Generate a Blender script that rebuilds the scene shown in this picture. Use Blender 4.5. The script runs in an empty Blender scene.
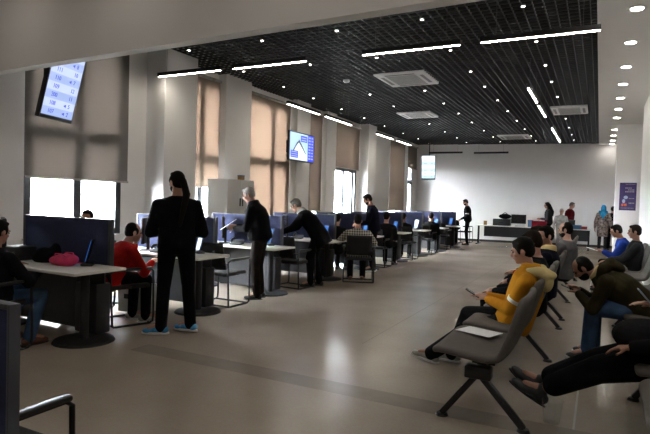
import bpy, bmesh, math, random
from mathutils import Vector as V, Matrix as M, Euler
random.seed(7)
C = bpy.context.scene.collection
scn = bpy.context.scene
PI = math.pi
rad = math.radians

# ------------------------------------------------------------------ materials
def mat(name, col, rough=.6, metal=0., emit=None, estr=0., noise=0., nscale=8., spec=.5, bump=0., bscale=60., sheen=0.):
    m = bpy.data.materials.new(name); m.use_nodes = True
    nt = m.node_tree; b = nt.nodes['Principled BSDF']
    b.inputs['Base Color'].default_value = (*col, 1)
    b.inputs['Roughness'].default_value = rough
    b.inputs['Metallic'].default_value = metal
    b.inputs['Specular IOR Level'].default_value = spec
    if sheen: b.inputs['Sheen Weight'].default_value = sheen
    if emit:
        b.inputs['Emission Color'].default_value = (*emit, 1); b.inputs['Emission Strength'].default_value = estr
    if noise or bump:
        tc = nt.nodes.new('ShaderNodeTexCoord')
        if noise:
            n = nt.nodes.new('ShaderNodeTexNoise'); n.inputs['Scale'].default_value = nscale; n.inputs['Detail'].default_value = 5
            nt.links.new(tc.outputs['Object'], n.inputs['Vector'])
            r = nt.nodes.new('ShaderNodeValToRGB')
            r.color_ramp.elements[0].position = .3; r.color_ramp.elements[1].position = .7
            r.color_ramp.elements[0].color = (*[c*(1-noise) for c in col], 1)
            r.color_ramp.elements[1].color = (*[min(1, c*(1+noise)) for c in col], 1)
            nt.links.new(n.outputs['Fac'], r.inputs['Fac']); nt.links.new(r.outputs['Color'], b.inputs['Base Color'])
        if bump:
            n2 = nt.nodes.new('ShaderNodeTexNoise'); n2.inputs['Scale'].default_value = bscale; n2.inputs['Detail'].default_value = 3
            nt.links.new(tc.outputs['Object'], n2.inputs['Vector'])
            bp = nt.nodes.new('ShaderNodeBump'); bp.inputs['Strength'].default_value = bump; bp.inputs['Distance'].default_value = .01
            nt.links.new(n2.outputs['Fac'], bp.inputs['Height']); nt.links.new(bp.outputs['Normal'], b.inputs['Normal'])
    return m

def cloth(name, col, noise=.25): return mat(name, col, rough=.95, noise=noise, nscale=9, spec=.08, bump=.35, bscale=14)

def mat_floor():
    m = mat('floor_resin', (.38, .335, .285), rough=.25, spec=.5)
    nt = m.node_tree; b = nt.nodes['Principled BSDF']
    tc = nt.nodes.new('ShaderNodeTexCoord')
    n1 = nt.nodes.new('ShaderNodeTexNoise'); n1.inputs['Scale'].default_value = .9; n1.inputs['Detail'].default_value = 7
    n2 = nt.nodes.new('ShaderNodeTexNoise'); n2.inputs['Scale'].default_value = 45; n2.inputs['Detail'].default_value = 3
    for n in (n1, n2): nt.links.new(tc.outputs['Object'], n.inputs['Vector'])
    r = nt.nodes.new('ShaderNodeValToRGB'); r.color_ramp.elements[0].position = .32; r.color_ramp.elements[1].position = .7
    r.color_ramp.elements[0].color = (.345, .290, .232, 1); r.color_ramp.elements[1].color = (.43, .368, .300, 1)
    nt.links.new(n1.outputs['Fac'], r.inputs['Fac'])
    mx = nt.nodes.new('ShaderNodeMixRGB'); mx.blend_type = 'OVERLAY'; mx.inputs['Fac'].default_value = .16
    nt.links.new(r.outputs['Color'], mx.inputs['Color1']); nt.links.new(n2.outputs['Color'], mx.inputs['Color2'])
    nt.links.new(mx.outputs['Color'], b.inputs['Base Color'])
    rr = nt.nodes.new('ShaderNodeMapRange'); rr.inputs['To Min'].default_value = .17; rr.inputs['To Max'].default_value = .30
    nt.links.new(n1.outputs['Fac'], rr.inputs['Value']); nt.links.new(rr.outputs['Result'], b.inputs['Roughness'])
    return m

def mat_blind(name, col, trans):
    m = bpy.data.materials.new(name); m.use_nodes = True; nt = m.node_tree
    nt.nodes.clear()
    out = nt.nodes.new('ShaderNodeOutputMaterial'); d = nt.nodes.new('ShaderNodeBsdfDiffuse'); t = nt.nodes.new('ShaderNodeBsdfTranslucent')
    tc = nt.nodes.new('ShaderNodeTexCoord'); w = nt.nodes.new('ShaderNodeTexNoise'); w.inputs['Scale'].default_value = 30
    mp = nt.nodes.new('ShaderNodeMapping'); mp.inputs['Scale'].default_value = (1, 1, 12)
    nt.links.new(tc.outputs['Object'], mp.inputs['Vector']); nt.links.new(mp.outputs['Vector'], w.inputs['Vector'])
    r = nt.nodes.new('ShaderNodeValToRGB')
    r.color_ramp.elements[0].color = (*[c*.92 for c in trans], 1); r.color_ramp.elements[1].color = (*[c*1.08 for c in trans], 1)
    nt.links.new(w.outputs['Fac'], r.inputs['Fac']); nt.links.new(r.outputs['Color'], t.inputs['Color'])
    d.inputs['Color'].default_value = (*col, 1)
    a = nt.nodes.new('ShaderNodeAddShader'); nt.links.new(d.outputs[0], a.inputs[0]); nt.links.new(t.outputs[0], a.inputs[1])
    nt.links.new(a.outputs[0], out.inputs['Surface'])
    return m

def mat_glass(name, tint=(1, 1, 1), gl=.08, rough=.02):
    m = bpy.data.materials.new(name); m.use_nodes = True; nt = m.node_tree; nt.nodes.clear()
    out = nt.nodes.new('ShaderNodeOutputMaterial'); t = nt.nodes.new('ShaderNodeBsdfTransparent'); g = nt.nodes.new('ShaderNodeBsdfGlossy')
    t.inputs['Color'].default_value = (*tint, 1); g.inputs['Roughness'].default_value = rough
    lw = nt.nodes.new('ShaderNodeLayerWeight'); lw.inputs['Blend'].default_value = .5
    pw = nt.nodes.new('ShaderNodeMath'); pw.operation = 'POWER'; pw.inputs[1].default_value = 5; nt.links.new(lw.outputs['Facing'], pw.inputs[0])
    f = nt.nodes.new('ShaderNodeMath'); f.operation = 'MULTIPLY_ADD'; f.inputs[1].default_value = .9; f.inputs[2].default_value = .035; nt.links.new(pw.outputs[0], f.inputs[0])
    x = nt.nodes.new('ShaderNodeMixShader'); nt.links.new(f.outputs[0], x.inputs['Fac'])
    nt.links.new(t.outputs[0], x.inputs[1]); nt.links.new(g.outputs[0], x.inputs[2]); nt.links.new(x.outputs[0], out.inputs['Surface'])
    return m

def mat_checker(name, c1, c2, scale):
    m = mat(name, c1, rough=.9, spec=.2); nt = m.node_tree; b = nt.nodes['Principled BSDF']
    tc = nt.nodes.new('ShaderNodeTexCoord')
    facs = []
    for ax in (0, 2):
        s = nt.nodes.new('ShaderNodeSeparateXYZ'); nt.links.new(tc.outputs['Object'], s.inputs[0])
        mu = nt.nodes.new('ShaderNodeMath'); mu.operation = 'MULTIPLY'; mu.inputs[1].default_value = scale; nt.links.new(s.outputs[ax], mu.inputs[0])
        fr = nt.nodes.new('ShaderNodeMath'); fr.operation = 'FRACT'; nt.links.new(mu.outputs[0], fr.inputs[0])
        gt = nt.nodes.new('ShaderNodeMath'); gt.operation = 'GREATER_THAN'; gt.inputs[1].default_value = .5; nt.links.new(fr.outputs[0], gt.inputs[0])
        facs.append(gt)
    ad = nt.nodes.new('ShaderNodeMath'); ad.operation = 'ADD'; nt.links.new(facs[0].outputs[0], ad.inputs[0]); nt.links.new(facs[1].outputs[0], ad.inputs[1])
    hf = nt.nodes.new('ShaderNodeMath'); hf.operation = 'MULTIPLY'; hf.inputs[1].default_value = .5; nt.links.new(ad.outputs[0], hf.inputs[0])
    mx = nt.nodes.new('ShaderNodeMixRGB'); mx.inputs['Color1'].default_value = (*c1, 1); mx.inputs['Color2'].default_value = (*c2, 1)
    nt.links.new(hf.outputs[0], mx.inputs['Fac']); nt.links.new(mx.outputs[0], b.inputs['Base Color'])
    return m

MT = {}
MT['floor'] = mat_floor()
MT['wall'] = mat('wall_paint', (.80, .785, .77), rough=.75, noise=.015, nscale=2, bump=.05, bscale=120)
MT['ceil_white'] = mat('ceiling_paint', (.68, .66, .635), rough=.8, noise=.015, nscale=2)
MT['plenum'] = mat('plenum_black', (.003, .003, .0035), rough=.95)
MT['grid'] = mat('ceiling_grid_black', (.038, .038, .040), rough=.55)
MT['duct'] = mat('duct_grey', (.02, .02, .022), rough=.8)
MT['frame_dark'] = mat('window_frame_grey', (.045, .055, .065), rough=.5)
MT['glass'] = mat_glass('window_glass')
MT['blind_grey'] = mat_blind('blind_grey_fabric', (.16, .15, .14), (.0019, .00155, .00125))
MT['blind_tan'] = mat_blind('blind_tan_fabric', (.24, .20, .165), (.0078, .0052, .0036))
MT['blind_brown'] = mat_blind('blind_brown_fabric', (.18, .15, .125), (.0016, .0011, .0008))
MT['white_top'] = mat('desk_white', (.74, .72, .68), rough=.4, noise=.02, nscale=3)
MT['dark_metal'] = mat('dark_metal', (0.0132, 0.0132, 0.0144), rough=.6, spec=.3, noise=.1, nscale=20)
MT['dark_panel'] = mat('dark_panel', (0.0165, 0.0165, 0.0187), rough=.6, noise=.1, nscale=10)
MT['divider'] = mat('divider_blue_fabric', (0.0340, 0.0408, 0.0892), rough=.9, noise=.12, nscale=40, spec=.2, bump=.3, bscale=250)
MT['divider_trim'] = mat('divider_trim_grey', (.05, .052, .062), rough=.5)
MT['black'] = mat('black_plastic', (0.0072, 0.0072, 0.0078), rough=.45, noise=.1, nscale=15)
MT['mesh_black'] = mat('chair_black_fabric', (0.0090, 0.0090, 0.0096), rough=.8, bump=.4, bscale=200)
MT['chrome'] = mat('grey_steel', (.12, .12, .125), rough=.35, metal=.8)
MT['shell'] = mat('bench_taupe_fabric', (0.1148, 0.1020, 0.0892), rough=.75, noise=.08, nscale=25, bump=.25, bscale=180, spec=.3)
MT['bench_leg'] = mat('bench_black_steel', (0.0120, 0.0120, 0.0132), rough=.4)
MT['led'] = mat('lamp_led', (.9, .9, .9), emit=(1, .92, .78), estr=24)
MT['led_off'] = mat('lamp_led_off', (.12, .12, .12), rough=.5)
MT['down'] = mat('downlight_glow', (.9, .9, .9), emit=(1, .94, .86), estr=26)
MT['down_added'] = mat('added_downlight_glow', (.9, .9, .9), emit=(1, .93, .84), estr=16)
MT['spot'] = mat('small_spot_glow', (.9, .9, .9), emit=(1, .94, .86), estr=12)
MT['lampwhite'] = mat('lamp_white_ring', (.55, .55, .54), rough=.5)
MT['ac'] = mat('cassette_white', (.62, .62, .60), rough=.5)
MT['ac_slot'] = mat('cassette_slot_grey', (.22, .22, .22), rough=.7)
MT['paper'] = mat('paper_white', (.75, .75, .74), rough=.8, noise=.03, nscale=20)
MT['ink'] = mat('ink_grey', (.12, .12, .14), rough=.8)
MT['scr_light'] = mat('screen_pale', (.1, .1, .1), rough=.3, emit=(.60, .70, 1.0), estr=0.36)
MT['scr_mid'] = mat('screen_band', (.1, .1, .1), rough=.3, emit=(.40, .52, .88), estr=0.34)
MT['scr_text'] = mat('screen_blue_text', (.02, .02, .1), rough=.4, emit=(.03, .05, .62), estr=0.38)
MT['scr_far'] = mat('screen_white_blue', (.1, .1, .1), rough=.3, emit=(.72, .88, 1.0), estr=0.63)
MT['scr_far2'] = mat('screen_band_cyan', (.1, .1, .1), rough=.3, emit=(.45, .70, .85), estr=0.55)
MT['tv_sky'] = mat('screen_sky', (.1, .1, .1), rough=.3, emit=(.42, .62, .95), estr=.48, )
MT['tv_white'] = mat('screen_snow', (.1, .1, .1), rough=.3, emit=(.75, .88, 1), estr=0.46)
MT['tv_blue'] = mat('screen_deep_blue', (.02, .02, .1), rough=.3, emit=(.03, .06, .85), estr=0.42)
MT['tv_dark'] = mat('screen_dark', (.02, .02, .02), rough=.3, emit=(.05, .08, .10), estr=0.34)
MT['tv_pale'] = mat('screen_pale_text', (.1, .1, .1), rough=.3, emit=(.6, .7, 1), estr=0.42)
MT['tablet'] = mat('tablet_blue_glow', (.02, .05, .1), rough=.3, emit=(.03, .18, .75), estr=0.20)
MT['tablet2'] = mat('tablet_pale_glow', (.02, .05, .1), rough=.3, emit=(.15, .40, .95), estr=0.25)
MT['cab'] = mat('cabinet_white', (.66, .65, .62), rough=.5)
MT['poster'] = mat('poster_purple', (.045, .028, .12), rough=.5, noise=.2, nscale=3)
MT['base'] = mat('skirting_dark', (.03, .028, .028), rough=.5)
MT['pink'] = mat('bag_pink', (.62, .03, .12), rough=.6, noise=.2, nscale=14, bump=.6, bscale=10)
MT['skin'] = mat('skin', (0.3600, 0.1800, 0.1170), rough=.55, noise=.1, nscale=12)
MT['skin_pale'] = mat('skin_pale', (0.4500, 0.2520, 0.1800), rough=.55, noise=.1, nscale=12)
MT['hair_black'] = mat('hair_black', (.007, .006, .005), rough=.85, spec=.12, bump=.5, bscale=90)
MT['hair_brown'] = mat('hair_brown', (.014, .009, .006), rough=.85, spec=.12, bump=.5, bscale=90)
MT['hair_grey'] = mat('hair_grey', (.36, .34, .32), rough=.7, noise=.2, nscale=40, bump=.8, bscale=90)
MT['hair_salt'] = mat('hair_dark_grey', (.10, .09, .08), rough=.7, noise=.3, nscale=40, bump=.8, bscale=90)
MT['eye'] = mat('eye_dark', (.01, .008, .007), rough=.2)
MT['lip'] = mat('lips', (.30, .10, .08), rough=.5)
MT['c_black'] = cloth('cloth_black', (0.0050, 0.0050, 0.0060))
MT['c_black2'] = cloth('cloth_soft_black', (0.0088, 0.0088, 0.0099))
MT['c_char'] = cloth('cloth_charcoal', (0.0270, 0.0270, 0.0300))
MT['c_brown'] = cloth('cloth_dark_brown', (0.0180, 0.0144, 0.0126))
MT['c_red'] = cloth('cloth_red', (0.3360, 0.0120, 0.0096))
MT['c_maroon'] = cloth('cloth_maroon', (.13, .010, .016))
MT['c_navy'] = cloth('cloth_navy', (0.0072, 0.0084, 0.0180))
MT['c_blue'] = cloth('cloth_royal_blue', (.02, .06, .38))
MT['c_jeans'] = cloth('cloth_denim', (0.0467, 0.0892, 0.1700))
MT['c_yellow'] = cloth('cloth_mustard', (0.4650, 0.1950, 0.0112), .12)
MT['c_cream'] = cloth('cloth_cream', (0.5600, 0.4400, 0.2000), .12)
MT['c_white'] = cloth('cloth_white', (.6, .58, .55), .1)
MT['c_olive'] = cloth('cloth_olive', (0.0338, 0.0285, 0.0135))
MT['c_grey'] = cloth('cloth_grey', (.12, .12, .125))
MT['c_lgrey'] = cloth('cloth_light_grey', (.32, .31, .30))
MT['c_cyan'] = cloth('cloth_cyan_scarf', (.03, .25, .50))
MT['c_plaid'] = mat_checker('cloth_checked', (.52, .50, .44), (.035, .035, .03), 22)
MT['c_pattern'] = mat('cloth_patterned_coat', (.28, .22, .20), rough=.9, noise=.85, nscale=16)
MT['shoe_blue'] = mat('shoe_blue', (.03, .22, .42), rough=.6, noise=.3, nscale=30)
MT['shoe_black'] = mat('shoe_black', (.012, .012, .012), rough=.5)
MT['shoe_char'] = mat('shoe_charcoal', (.03, .032, .034), rough=.6)
MT['shoe_grey'] = mat('shoe_grey', (0.3520, 0.3360, 0.2880), rough=.6, noise=.3, nscale=20)
MT['sole'] = mat('sole_white', (.7, .7, .68), rough=.6)
MT['shoe_brown'] = mat('shoe_brown', (.10, .035, .02), rough=.5)
MT['phone'] = mat('phone_black', (.01, .01, .012), rough=.2)
MT['phone_case'] = mat('phone_pale', (0.3500, 0.4200, 0.5500), rough=.3)
MT['clear'] = mat_glass('clear_plastic', (.93, .94, .95), rough=.12)
MT['brown_box'] = mat('brown_plastic', (.28, .16, .05), rough=.6)
MT['book_blue'] = mat('box_blue', (.05, .15, .32), rough=.5)
MT['book_red'] = mat('box_red', (.35, .03, .03), rough=.5)
MT['orange'] = mat('orange_paint', (.7, .12, .03), rough=.5)
MT['outground'] = mat('pale_paving', (.55, .53, .50), rough=.9, noise=.1, nscale=2)
MT['outwall'] = mat('pale_render', (.70, .69, .68), rough=.9, noise=.05, nscale=1)
MT['leaf'] = mat('leaf_green', (.16, .22, .10), rough=.8, noise=.3, nscale=6)
MT['bark'] = mat('bark', (.2, .16, .12), rough=.9)
MT['silver'] = mat('silver_box', (.45, .45, .45), rough=.35, metal=.6)
MT['shadow_and_joint2'] = mat('floor_joint_pale', (.40, .36, .31), rough=.3)
MT['shadow_and_joint'] = mat('floor_shadow_and_joint', (.29, .25, .208), rough=.26, noise=.08, nscale=5)  # darker tone for the painted beam shadow, also used for a saw cut

# ------------------------------------------------------------------ mesh helpers
class MB:
    def __init__(s): s.v = []; s.f = []; s.mi = []; s.cur = 0
    def add(s, vs, fs):
        n = len(s.v); s.v += [tuple(v) for v in vs]
        for f in fs: s.f.append(tuple(i+n for i in f)); s.mi.append(s.cur)
        return s
    def box(s, a, b):
        (x0, y0, z0), (x1, y1, z1) = a, b
        return s.add([(x0,y0,z0),(x1,y0,z0),(x1,y1,z0),(x0,y1,z0),(x0,y0,z1),(x1,y0,z1),(x1,y1,z1),(x0,y1,z1)],
                     [(0,3,2,1),(4,5,6,7),(0,1,5,4),(1,2,6,5),(2,3,7,6),(3,0,4,7)])
    def obox(s, c, size, rot):
        h = V(size)/2; c = V(c); vs = []
        for z in (-1, 1):
            for x, y in ((-1,-1),(1,-1),(1,1),(-1,1)): vs.append(c + rot @ V((x*h.x, y*h.y, z*h.z)))
        return s.add(vs, [(0,3,2,1),(4,5,6,7),(0,1,5,4),(1,2,6,5),(2,3,7,6),(3,0,4,7)])
    def cyl(s, p0, p1, r0, r1=None, seg=16):
        r1 = r0 if r1 is None else r1
        p0 = V(p0); p1 = V(p1); d = (p1-p0).normalized(); a = d.orthogonal().normalized(); b = d.cross(a); vs = []
        for p, r in ((p0, r0), (p1, r1)):
            for i in range(seg):
                t = 2*PI*i/seg; vs.append(p + a*math.cos(t)*r + b*math.sin(t)*r)
        return s.add(vs, [(i, (i+1)%seg, seg+(i+1)%seg, seg+i) for i in range(seg)] + [tuple(range(seg))[::-1], tuple(range(seg, 2*seg))])
    def tube(s, pts, r, seg=8):
        pts = [V(p) for p in pts]; vs = []; n = len(pts); up = None
        for i, p in enumerate(pts):
            d = (pts[min(i+1, n-1)] - pts[max(i-1, 0)]).normalized()
            if up is None: up = d.orthogonal().normalized()
            up = (up - d*up.dot(d)).normalized(); b = d.cross(up)
            for k in range(seg):
                t = 2*PI*k/seg; vs.append(p + up*math.cos(t)*r + b*math.sin(t)*r)
        fs = []
        for i in range(n-1):
            for k in range(seg):
                fs.append((i*seg+k, i*seg+(k+1)%seg, (i+1)*seg+(k+1)%seg, (i+1)*seg+k))
        fs += [tuple(range(seg))[::-1], tuple(range((n-1)*seg, n*seg))]
        return s.add(vs, fs)
    def ell(s, c, r, rot=None, seg=16, rings=10):
        c = V(c); rot = rot or M.Identity(3); vs = [c + rot @ V((0, 0, r[2]))]
        for i in range(1, rings):
            t = PI*i/rings
            for k in range(seg):
                p = 2*PI*k/seg
                vs.append(c + rot @ V((r[0]*math.sin(t)*math.cos(p), r[1]*math.sin(t)*math.sin(p), r[2]*math.cos(t))))
        vs.append(c + rot @ V((0, 0, -r[2]))); fs = []
        for k in range(seg): fs.append((0, 1+k, 1+(k+1)%seg))
        for i in range(rings-2):
            for k in range(seg):
                a = 1+i*seg; b = a+seg; fs.append((a+k, b+k, b+(k+1)%seg, a+(k+1)%seg))
        a = 1+(rings-2)*seg; e = len(vs)-1
        for k in range(seg): fs.append((a+k, e, a+(k+1)%seg))
        return s.add(vs, fs)
    def cap(s, p0, p1, r0, r1, seg=14, nc=4):          # tapered capsule
        p0 = V(p0); p1 = V(p1); d = p1-p0
        if d.length < 1e-6: return s.ell(p0, (r0,)*3)
        d.normalize(); a = d.orthogonal().normalized(); b = d.cross(a); rings = []
        for i in range(1, nc+1):
            t = PI/2*i/nc; rings.append((p0 - d*r0*math.cos(t), r0*math.sin(t)))
        for i in range(nc, 0, -1):
            t = PI/2*i/nc; rings.append((p1 + d*r1*math.cos(t), r1*math.sin(t)))
        vs = [p0 - d*r0]
        for c, r in rings:
            for k in range(seg):
                t = 2*PI*k/seg; vs.append(c + a*math.cos(t)*r + b*math.sin(t)*r)
        vs.append(p1 + d*r1); fs = []; n = len(rings)
        for k in range(seg): fs.append((0, 1+(k+1)%seg, 1+k))
        for i in range(n-1):
            q = 1+i*seg; w = q+seg
            for k in range(seg): fs.append((q+k, q+(k+1)%seg, w+(k+1)%seg, w+k))
        q = 1+(n-1)*seg; e = len(vs)-1
        for k in range(seg): fs.append((q+k, q+(k+1)%seg, e))
        return s.add(vs, fs)
    def loft(s, rings):                                  # closed rings of equal count, capped
        seg = len(rings[0]); vs = [p for r in rings for p in r]; fs = []
        for i in range(len(rings)-1):
            for k in range(seg): fs.append((i*seg+k, i*seg+(k+1)%seg, (i+1)*seg+(k+1)%seg, (i+1)*seg+k))
        fs += [tuple(range(seg))[::-1], tuple(range((len(rings)-1)*seg, len(rings)*seg))]
        return s.add(vs, fs)
    def prism(s, pts, fn, t0, t1):                       # outline pts (a,b) extruded; fn(a,b,t) -> xyz
        n = len(pts); vs = [fn(a, b, t0) for a, b in pts] + [fn(a, b, t1) for a, b in pts]
        return s.add(vs, [tuple(range(n))[::-1], tuple(range(n, 2*n))] + [(i, (i+1)%n, n+(i+1)%n, n+i) for i in range(n)])
    def mesh(s, name):
        me = bpy.data.meshes.new(name); me.from_pydata(s.v, [], s.f)
        bm = bmesh.new(); bm.from_mesh(me); bmesh.ops.recalc_face_normals(bm, faces=bm.faces); bm.to_mesh(me); bm.free()
        if any(s.mi):
            me.polygons.foreach_set('material_index', s.mi)
        return me
    def build(s, name, m, parent=None, smooth=False, bevel=0., bseg=2):
        me = s.mesh(name)
        for x in (m if isinstance(m, (list, tuple)) else [m]): me.materials.append(x)
        o = bpy.data.objects.new(name, me); C.objects.link(o)
        if parent is not None: o.parent = parent
        if bevel:
            bm = bmesh.new(); bm.from_mesh(me)
            ed = [e for e in bm.edges if len(e.link_faces) == 2 and e.calc_face_angle(0) > rad(35)]
            bmesh.ops.bevel(bm, geom=ed, offset=bevel, segments=bseg, profile=.5, affect='EDGES', clamp_overlap=True)
            bm.to_mesh(me); bm.free()
        if smooth or bevel:
            me.polygons.foreach_set('use_smooth', [True]*len(me.polygons))
            try: me.set_sharp_from_angle(angle=rad(40))
            except Exception: pass
        me.update(); return o

def thing(name, label, cat, loc=(0, 0, 0), rz=0., group=None):
    o = bpy.data.objects.new(name, None); C.objects.link(o); o.empty_display_size = .1
    o.location = loc; o.rotation_euler = (0, 0, rz); tag(o, label, cat, group); return o
def tag(o, label, cat, group=None):
    o['label'] = label; o['category'] = cat
    if group: o['group'] = group
    return o
def struct(o): o['kind'] = 'structure'; return o
def dup(root, loc, rz=0., label=None):
    r = root.copy(); C.objects.link(r); r.location = loc; r.rotation_euler = (0, 0, rz)
    if label: r['label'] = label
    for ch in list(root.children):
        c = ch.copy(); C.objects.link(c); c.parent = r
        for g in list(ch.children):
            d = g.copy(); C.objects.link(d); d.parent = c
    return r
def text_mesh(txt, size):
    cu = bpy.data.curves.new('txt', 'FONT'); cu.body = txt; cu.size = size; cu.align_x = 'CENTER'; cu.align_y = 'CENTER'; cu.extrude = .001; cu.resolution_u = 2
    o = bpy.data.objects.new('txt', cu); C.objects.link(o)
    dg = bpy.context.evaluated_depsgraph_get(); me = bpy.data.meshes.new_from_object(o.evaluated_get(dg))
    vs = [tuple(v.co) for v in me.vertices]; fs = [tuple(p.vertices) for p in me.polygons]
    bpy.data.objects.remove(o); bpy.data.curves.remove(cu); bpy.data.meshes.remove(me)
    return vs, fs

# ------------------------------------------------------------------ camera (fitted to the photograph's lines)
yaw, pitch, roll = rad(27.145), rad(1.722), rad(1.7105)
f = V((-math.sin(yaw)*math.cos(pitch), math.cos(yaw)*math.cos(pitch), -math.sin(pitch)))
r = V((math.cos(yaw), math.sin(yaw), 0)); u = r.cross(f)
r2 = r*math.cos(roll) + u*math.sin(roll); u2 = u*math.cos(roll) - r*math.sin(roll)
cd = bpy.data.cameras.new('camera'); cam = bpy.data.objects.new('camera', cd); C.objects.link(cam)
cam.matrix_world = M(((r2.x, u2.x, -f.x, 0), (r2.y, u2.y, -f.y, 0), (r2.z, u2.z, -f.z, 1.5), (0, 0, 0, 1)))
cd.sensor_fit = 'HORIZONTAL'; cd.sensor_width = 36; cd.lens = 535.2*36/650; cd.clip_start = .05
scn.camera = cam

# ------------------------------------------------------------------ setting
XL, XR, ZC, ZW = -7.15, .85, 4.05, 4.0
def farY(x): return 22.6 + (x - XL)*.128
b = MB(); b.box((XL-.3, -3, -.1), (3.2, 24.6, 0)); struct(b.build('floor', MT['floor']))
# dark strip painting in the beam's shadow, and fine saw cuts in the floor
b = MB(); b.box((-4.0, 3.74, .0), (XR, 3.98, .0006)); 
shadow_strip = struct(b.build('trim_2', MT['shadow_and_joint']))  # trim_2 is no real trim, it stands in for the beam's shadow
b = MB(); b.box((-2.186, 5.2, 0), (-2.174, 16, .0003)); struct(b.build('trim_3', MT['shadow_and_joint']))
b = MB(); b.box((-.107, 2.0, 0), (-.093, 14, .0003)); struct(b.build('trim_10', MT['shadow_and_joint2']))

# windows (y0, y1, z0, z1) in the left wall
WIN = [(4.72, 6.42, .85, 3.85), (7.95, 9.0, .85, 3.85), (9.95, 11.72, .35, 3.85), (12.72, 13.5, .85, 3.85), (14.38, 16.1, .1, 3.85), (19.2, 20.75, .95, 3.8), (21.35, 21.95, .85, 3.6)]
b = MB(); y = -3.
for (a, c, z0, z1) in WIN:
    b.box((XL-.3, y, 0), (XL, a, ZC+.4)); b.box((XL-.3, a, 0), (XL, c, z0)); b.box((XL-.3, a, z1), (XL, c, ZC+.4)); y = c
b.box((XL-.3, y, 0), (XL, 24.6, ZC+.4))
struct(b.build('wall_left', MT['wall']))
def column(n, x0, x1, y0, y1, z1=ZC+.02):
    b = MB(); b.box((x0, y0, 0), (x1, y1, z1)); return struct(b.build('trim_%d' % n, MT['wall'], bevel=.006))
column(4, XL-.01, -6.72, 6.95, 7.78); column(5, XL-.01, -6.95, 8.93, 9.83); column(6, XL-.01, -6.95, 11.86, 12.56)
column(7, XL-.01, -7.0, 13.63, 14.25); column(8, XL-.01, -6.82, 16.28, 16.97)
# far wall, slightly skewed
b = MB(); b.add([(XL-.3, farY(XL-.3), 0), (3.2, farY(3.2), 0), (3.2, farY(3.2)+.3, 0), (XL-.3, farY(XL-.3)+.3, 0),
                 (XL-.3, farY(XL-.3), 4.5), (3.2, farY(3.2), 4.5), (3.2, farY(3.2)+.3, 4.5), (XL-.3, farY(XL-.3)+.3, 4.5)],
                [(0,3,2,1),(4,5,6,7),(0,1,5,4),(1,2,6,5),(2,3,7,6),(3,0,4,7)])
struct(b.build('wall_far', MT['wall']))
b = MB(); b.add([(XL, farY(XL)-.02, 0), (3, farY(3)-.02, 0), (3, farY(3), 0), (XL, farY(XL), 0), (XL, farY(XL)-.02, .09), (3, farY(3)-.02, .09), (3, farY(3), .09), (XL, farY(XL), .09)],
                [(0,3,2,1),(4,5,6,7),(0,1,5,4),(1,2,6,5),(2,3,7,6),(3,0,4,7)])
struct(b.build('baseboard_far', MT['base']))
b = MB(); b.box((XR, -3, 0), (XR+.35, 15.0, ZW+.1)); struct(b.build('wall_right', MT['wall']))
b = MB(); b.box((3.0, 15, 0), (3.2, 24.6, ZW+.1)); b.box((XR+.35, 14.9, 0), (3.2, 15.0, ZW+.1)); struct(b.build('wall_alcove', MT['wall']))
b = MB(); b.box((.38, 18.0, 0), (1.6, 18.6, ZW)); struct(b.build('trim_9', MT['wall'], bevel=.006))
b = MB(); b.box((XL-.3, -3.2, 0), (XR+.35, -3, 4.5)); struct(b.build('wall_back', MT['wall']))
# bulkhead beam
b = MB()
def by(x): return 4.11 - .0352*(x+6.73)
b.add([(XL, by(XL)-.13, 2.95), (XR, by(XR)-.13, 2.95), (XR, by(XR), 2.95), (XL, by(XL), 2.95), (XL, by(XL)-.13, 4.3), (XR, by(XR)-.13, 4.3), (XR, by(XR), 4.3), (XL, by(XL), 4.3)],
      [(0,3,2,1),(4,5,6,7),(0,1,5,4),(1,2,6,5),(2,3,7,6),(3,0,4,7)])
struct(b.build('trim_1', MT['ceil_white']))
# ceilings
b = MB(); b.box((-.13, 4.0, ZW), (3.2, 24.6, ZW+.5)); b.box((XL-.3, -3, ZW), (3.2, 4.0, ZW+.5)); struct(b.build('ceiling', MT['ceil_white']))
b = MB(); b.box((XL-.3, 3.9, 4.48), (-.1, 24.6, 4.55)); struct(b.build('ceiling_plenum', MT['plenum']))
b = MB()
sp = .13; x = XL+.05
while x < -.13: b.box((x-.006, 4.0, ZC), (x+.006, farY(x), ZC+.028)); x += sp
y = 4.1
while y < 23.6: b.box((XL, y-.006, ZC+.001), (-.13, y+.006, ZC+.027)); y += sp
struct(b.build('ceiling_grid', MT['grid']))

# windows: frame, glass, then separate roller blinds
def window(n, w, mull, trans):
    y0, y1, z0, z1 = w; x0, x1 = XL-.075, XL-.004
    r_ = bpy.data.objects.new('window_%d' % n, None); C.objects.link(r_); struct(r_); t = .11
    b = MB(); b.box((x0, y0, z0), (x1, y0+t, z1)); b.box((x0, y1-t, z0), (x1, y1, z1)); b.box((x0, y0+t, z0), (x1, y1-t, z0+t)); b.box((x0, y0+t, z1-t), (x1, y1-t, z1))
    for q in mull: b.box((x0-.01, q-.07, z0+t), (x1+.01, q+.07, z1-t))
    for q in trans: b.box((x0-.005, y0+t, q-.085), (x1+.005, y1-t, q+.085))
    b.build('window_frame', MT['frame_dark'], r_)
    b = MB(); b.box((x0+.02, y0+t, z0+t), (x0+.026, y1-t, z1-t)); b.build('window_glass', MT['glass'], r_)
    b = MB(); b.box((XL-.004, y0-.02, z0-.03), (XL+.05, y1+.02, z0)); b.build('window_sill', MT['wall'], r_)
    return r_
window(1, WIN[0], [5.58], [2.4]); window(2, WIN[1], [8.4], [2.3]); window(3, WIN[2], [11.0], [2.4]); window(4, WIN[3], [], [2.05])
window(5, WIN[4], [15.11, 15.8], [2.52]); window(6, WIN[5], [20.3], [2.05]); window(7, WIN[6], [], [2.4])

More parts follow.
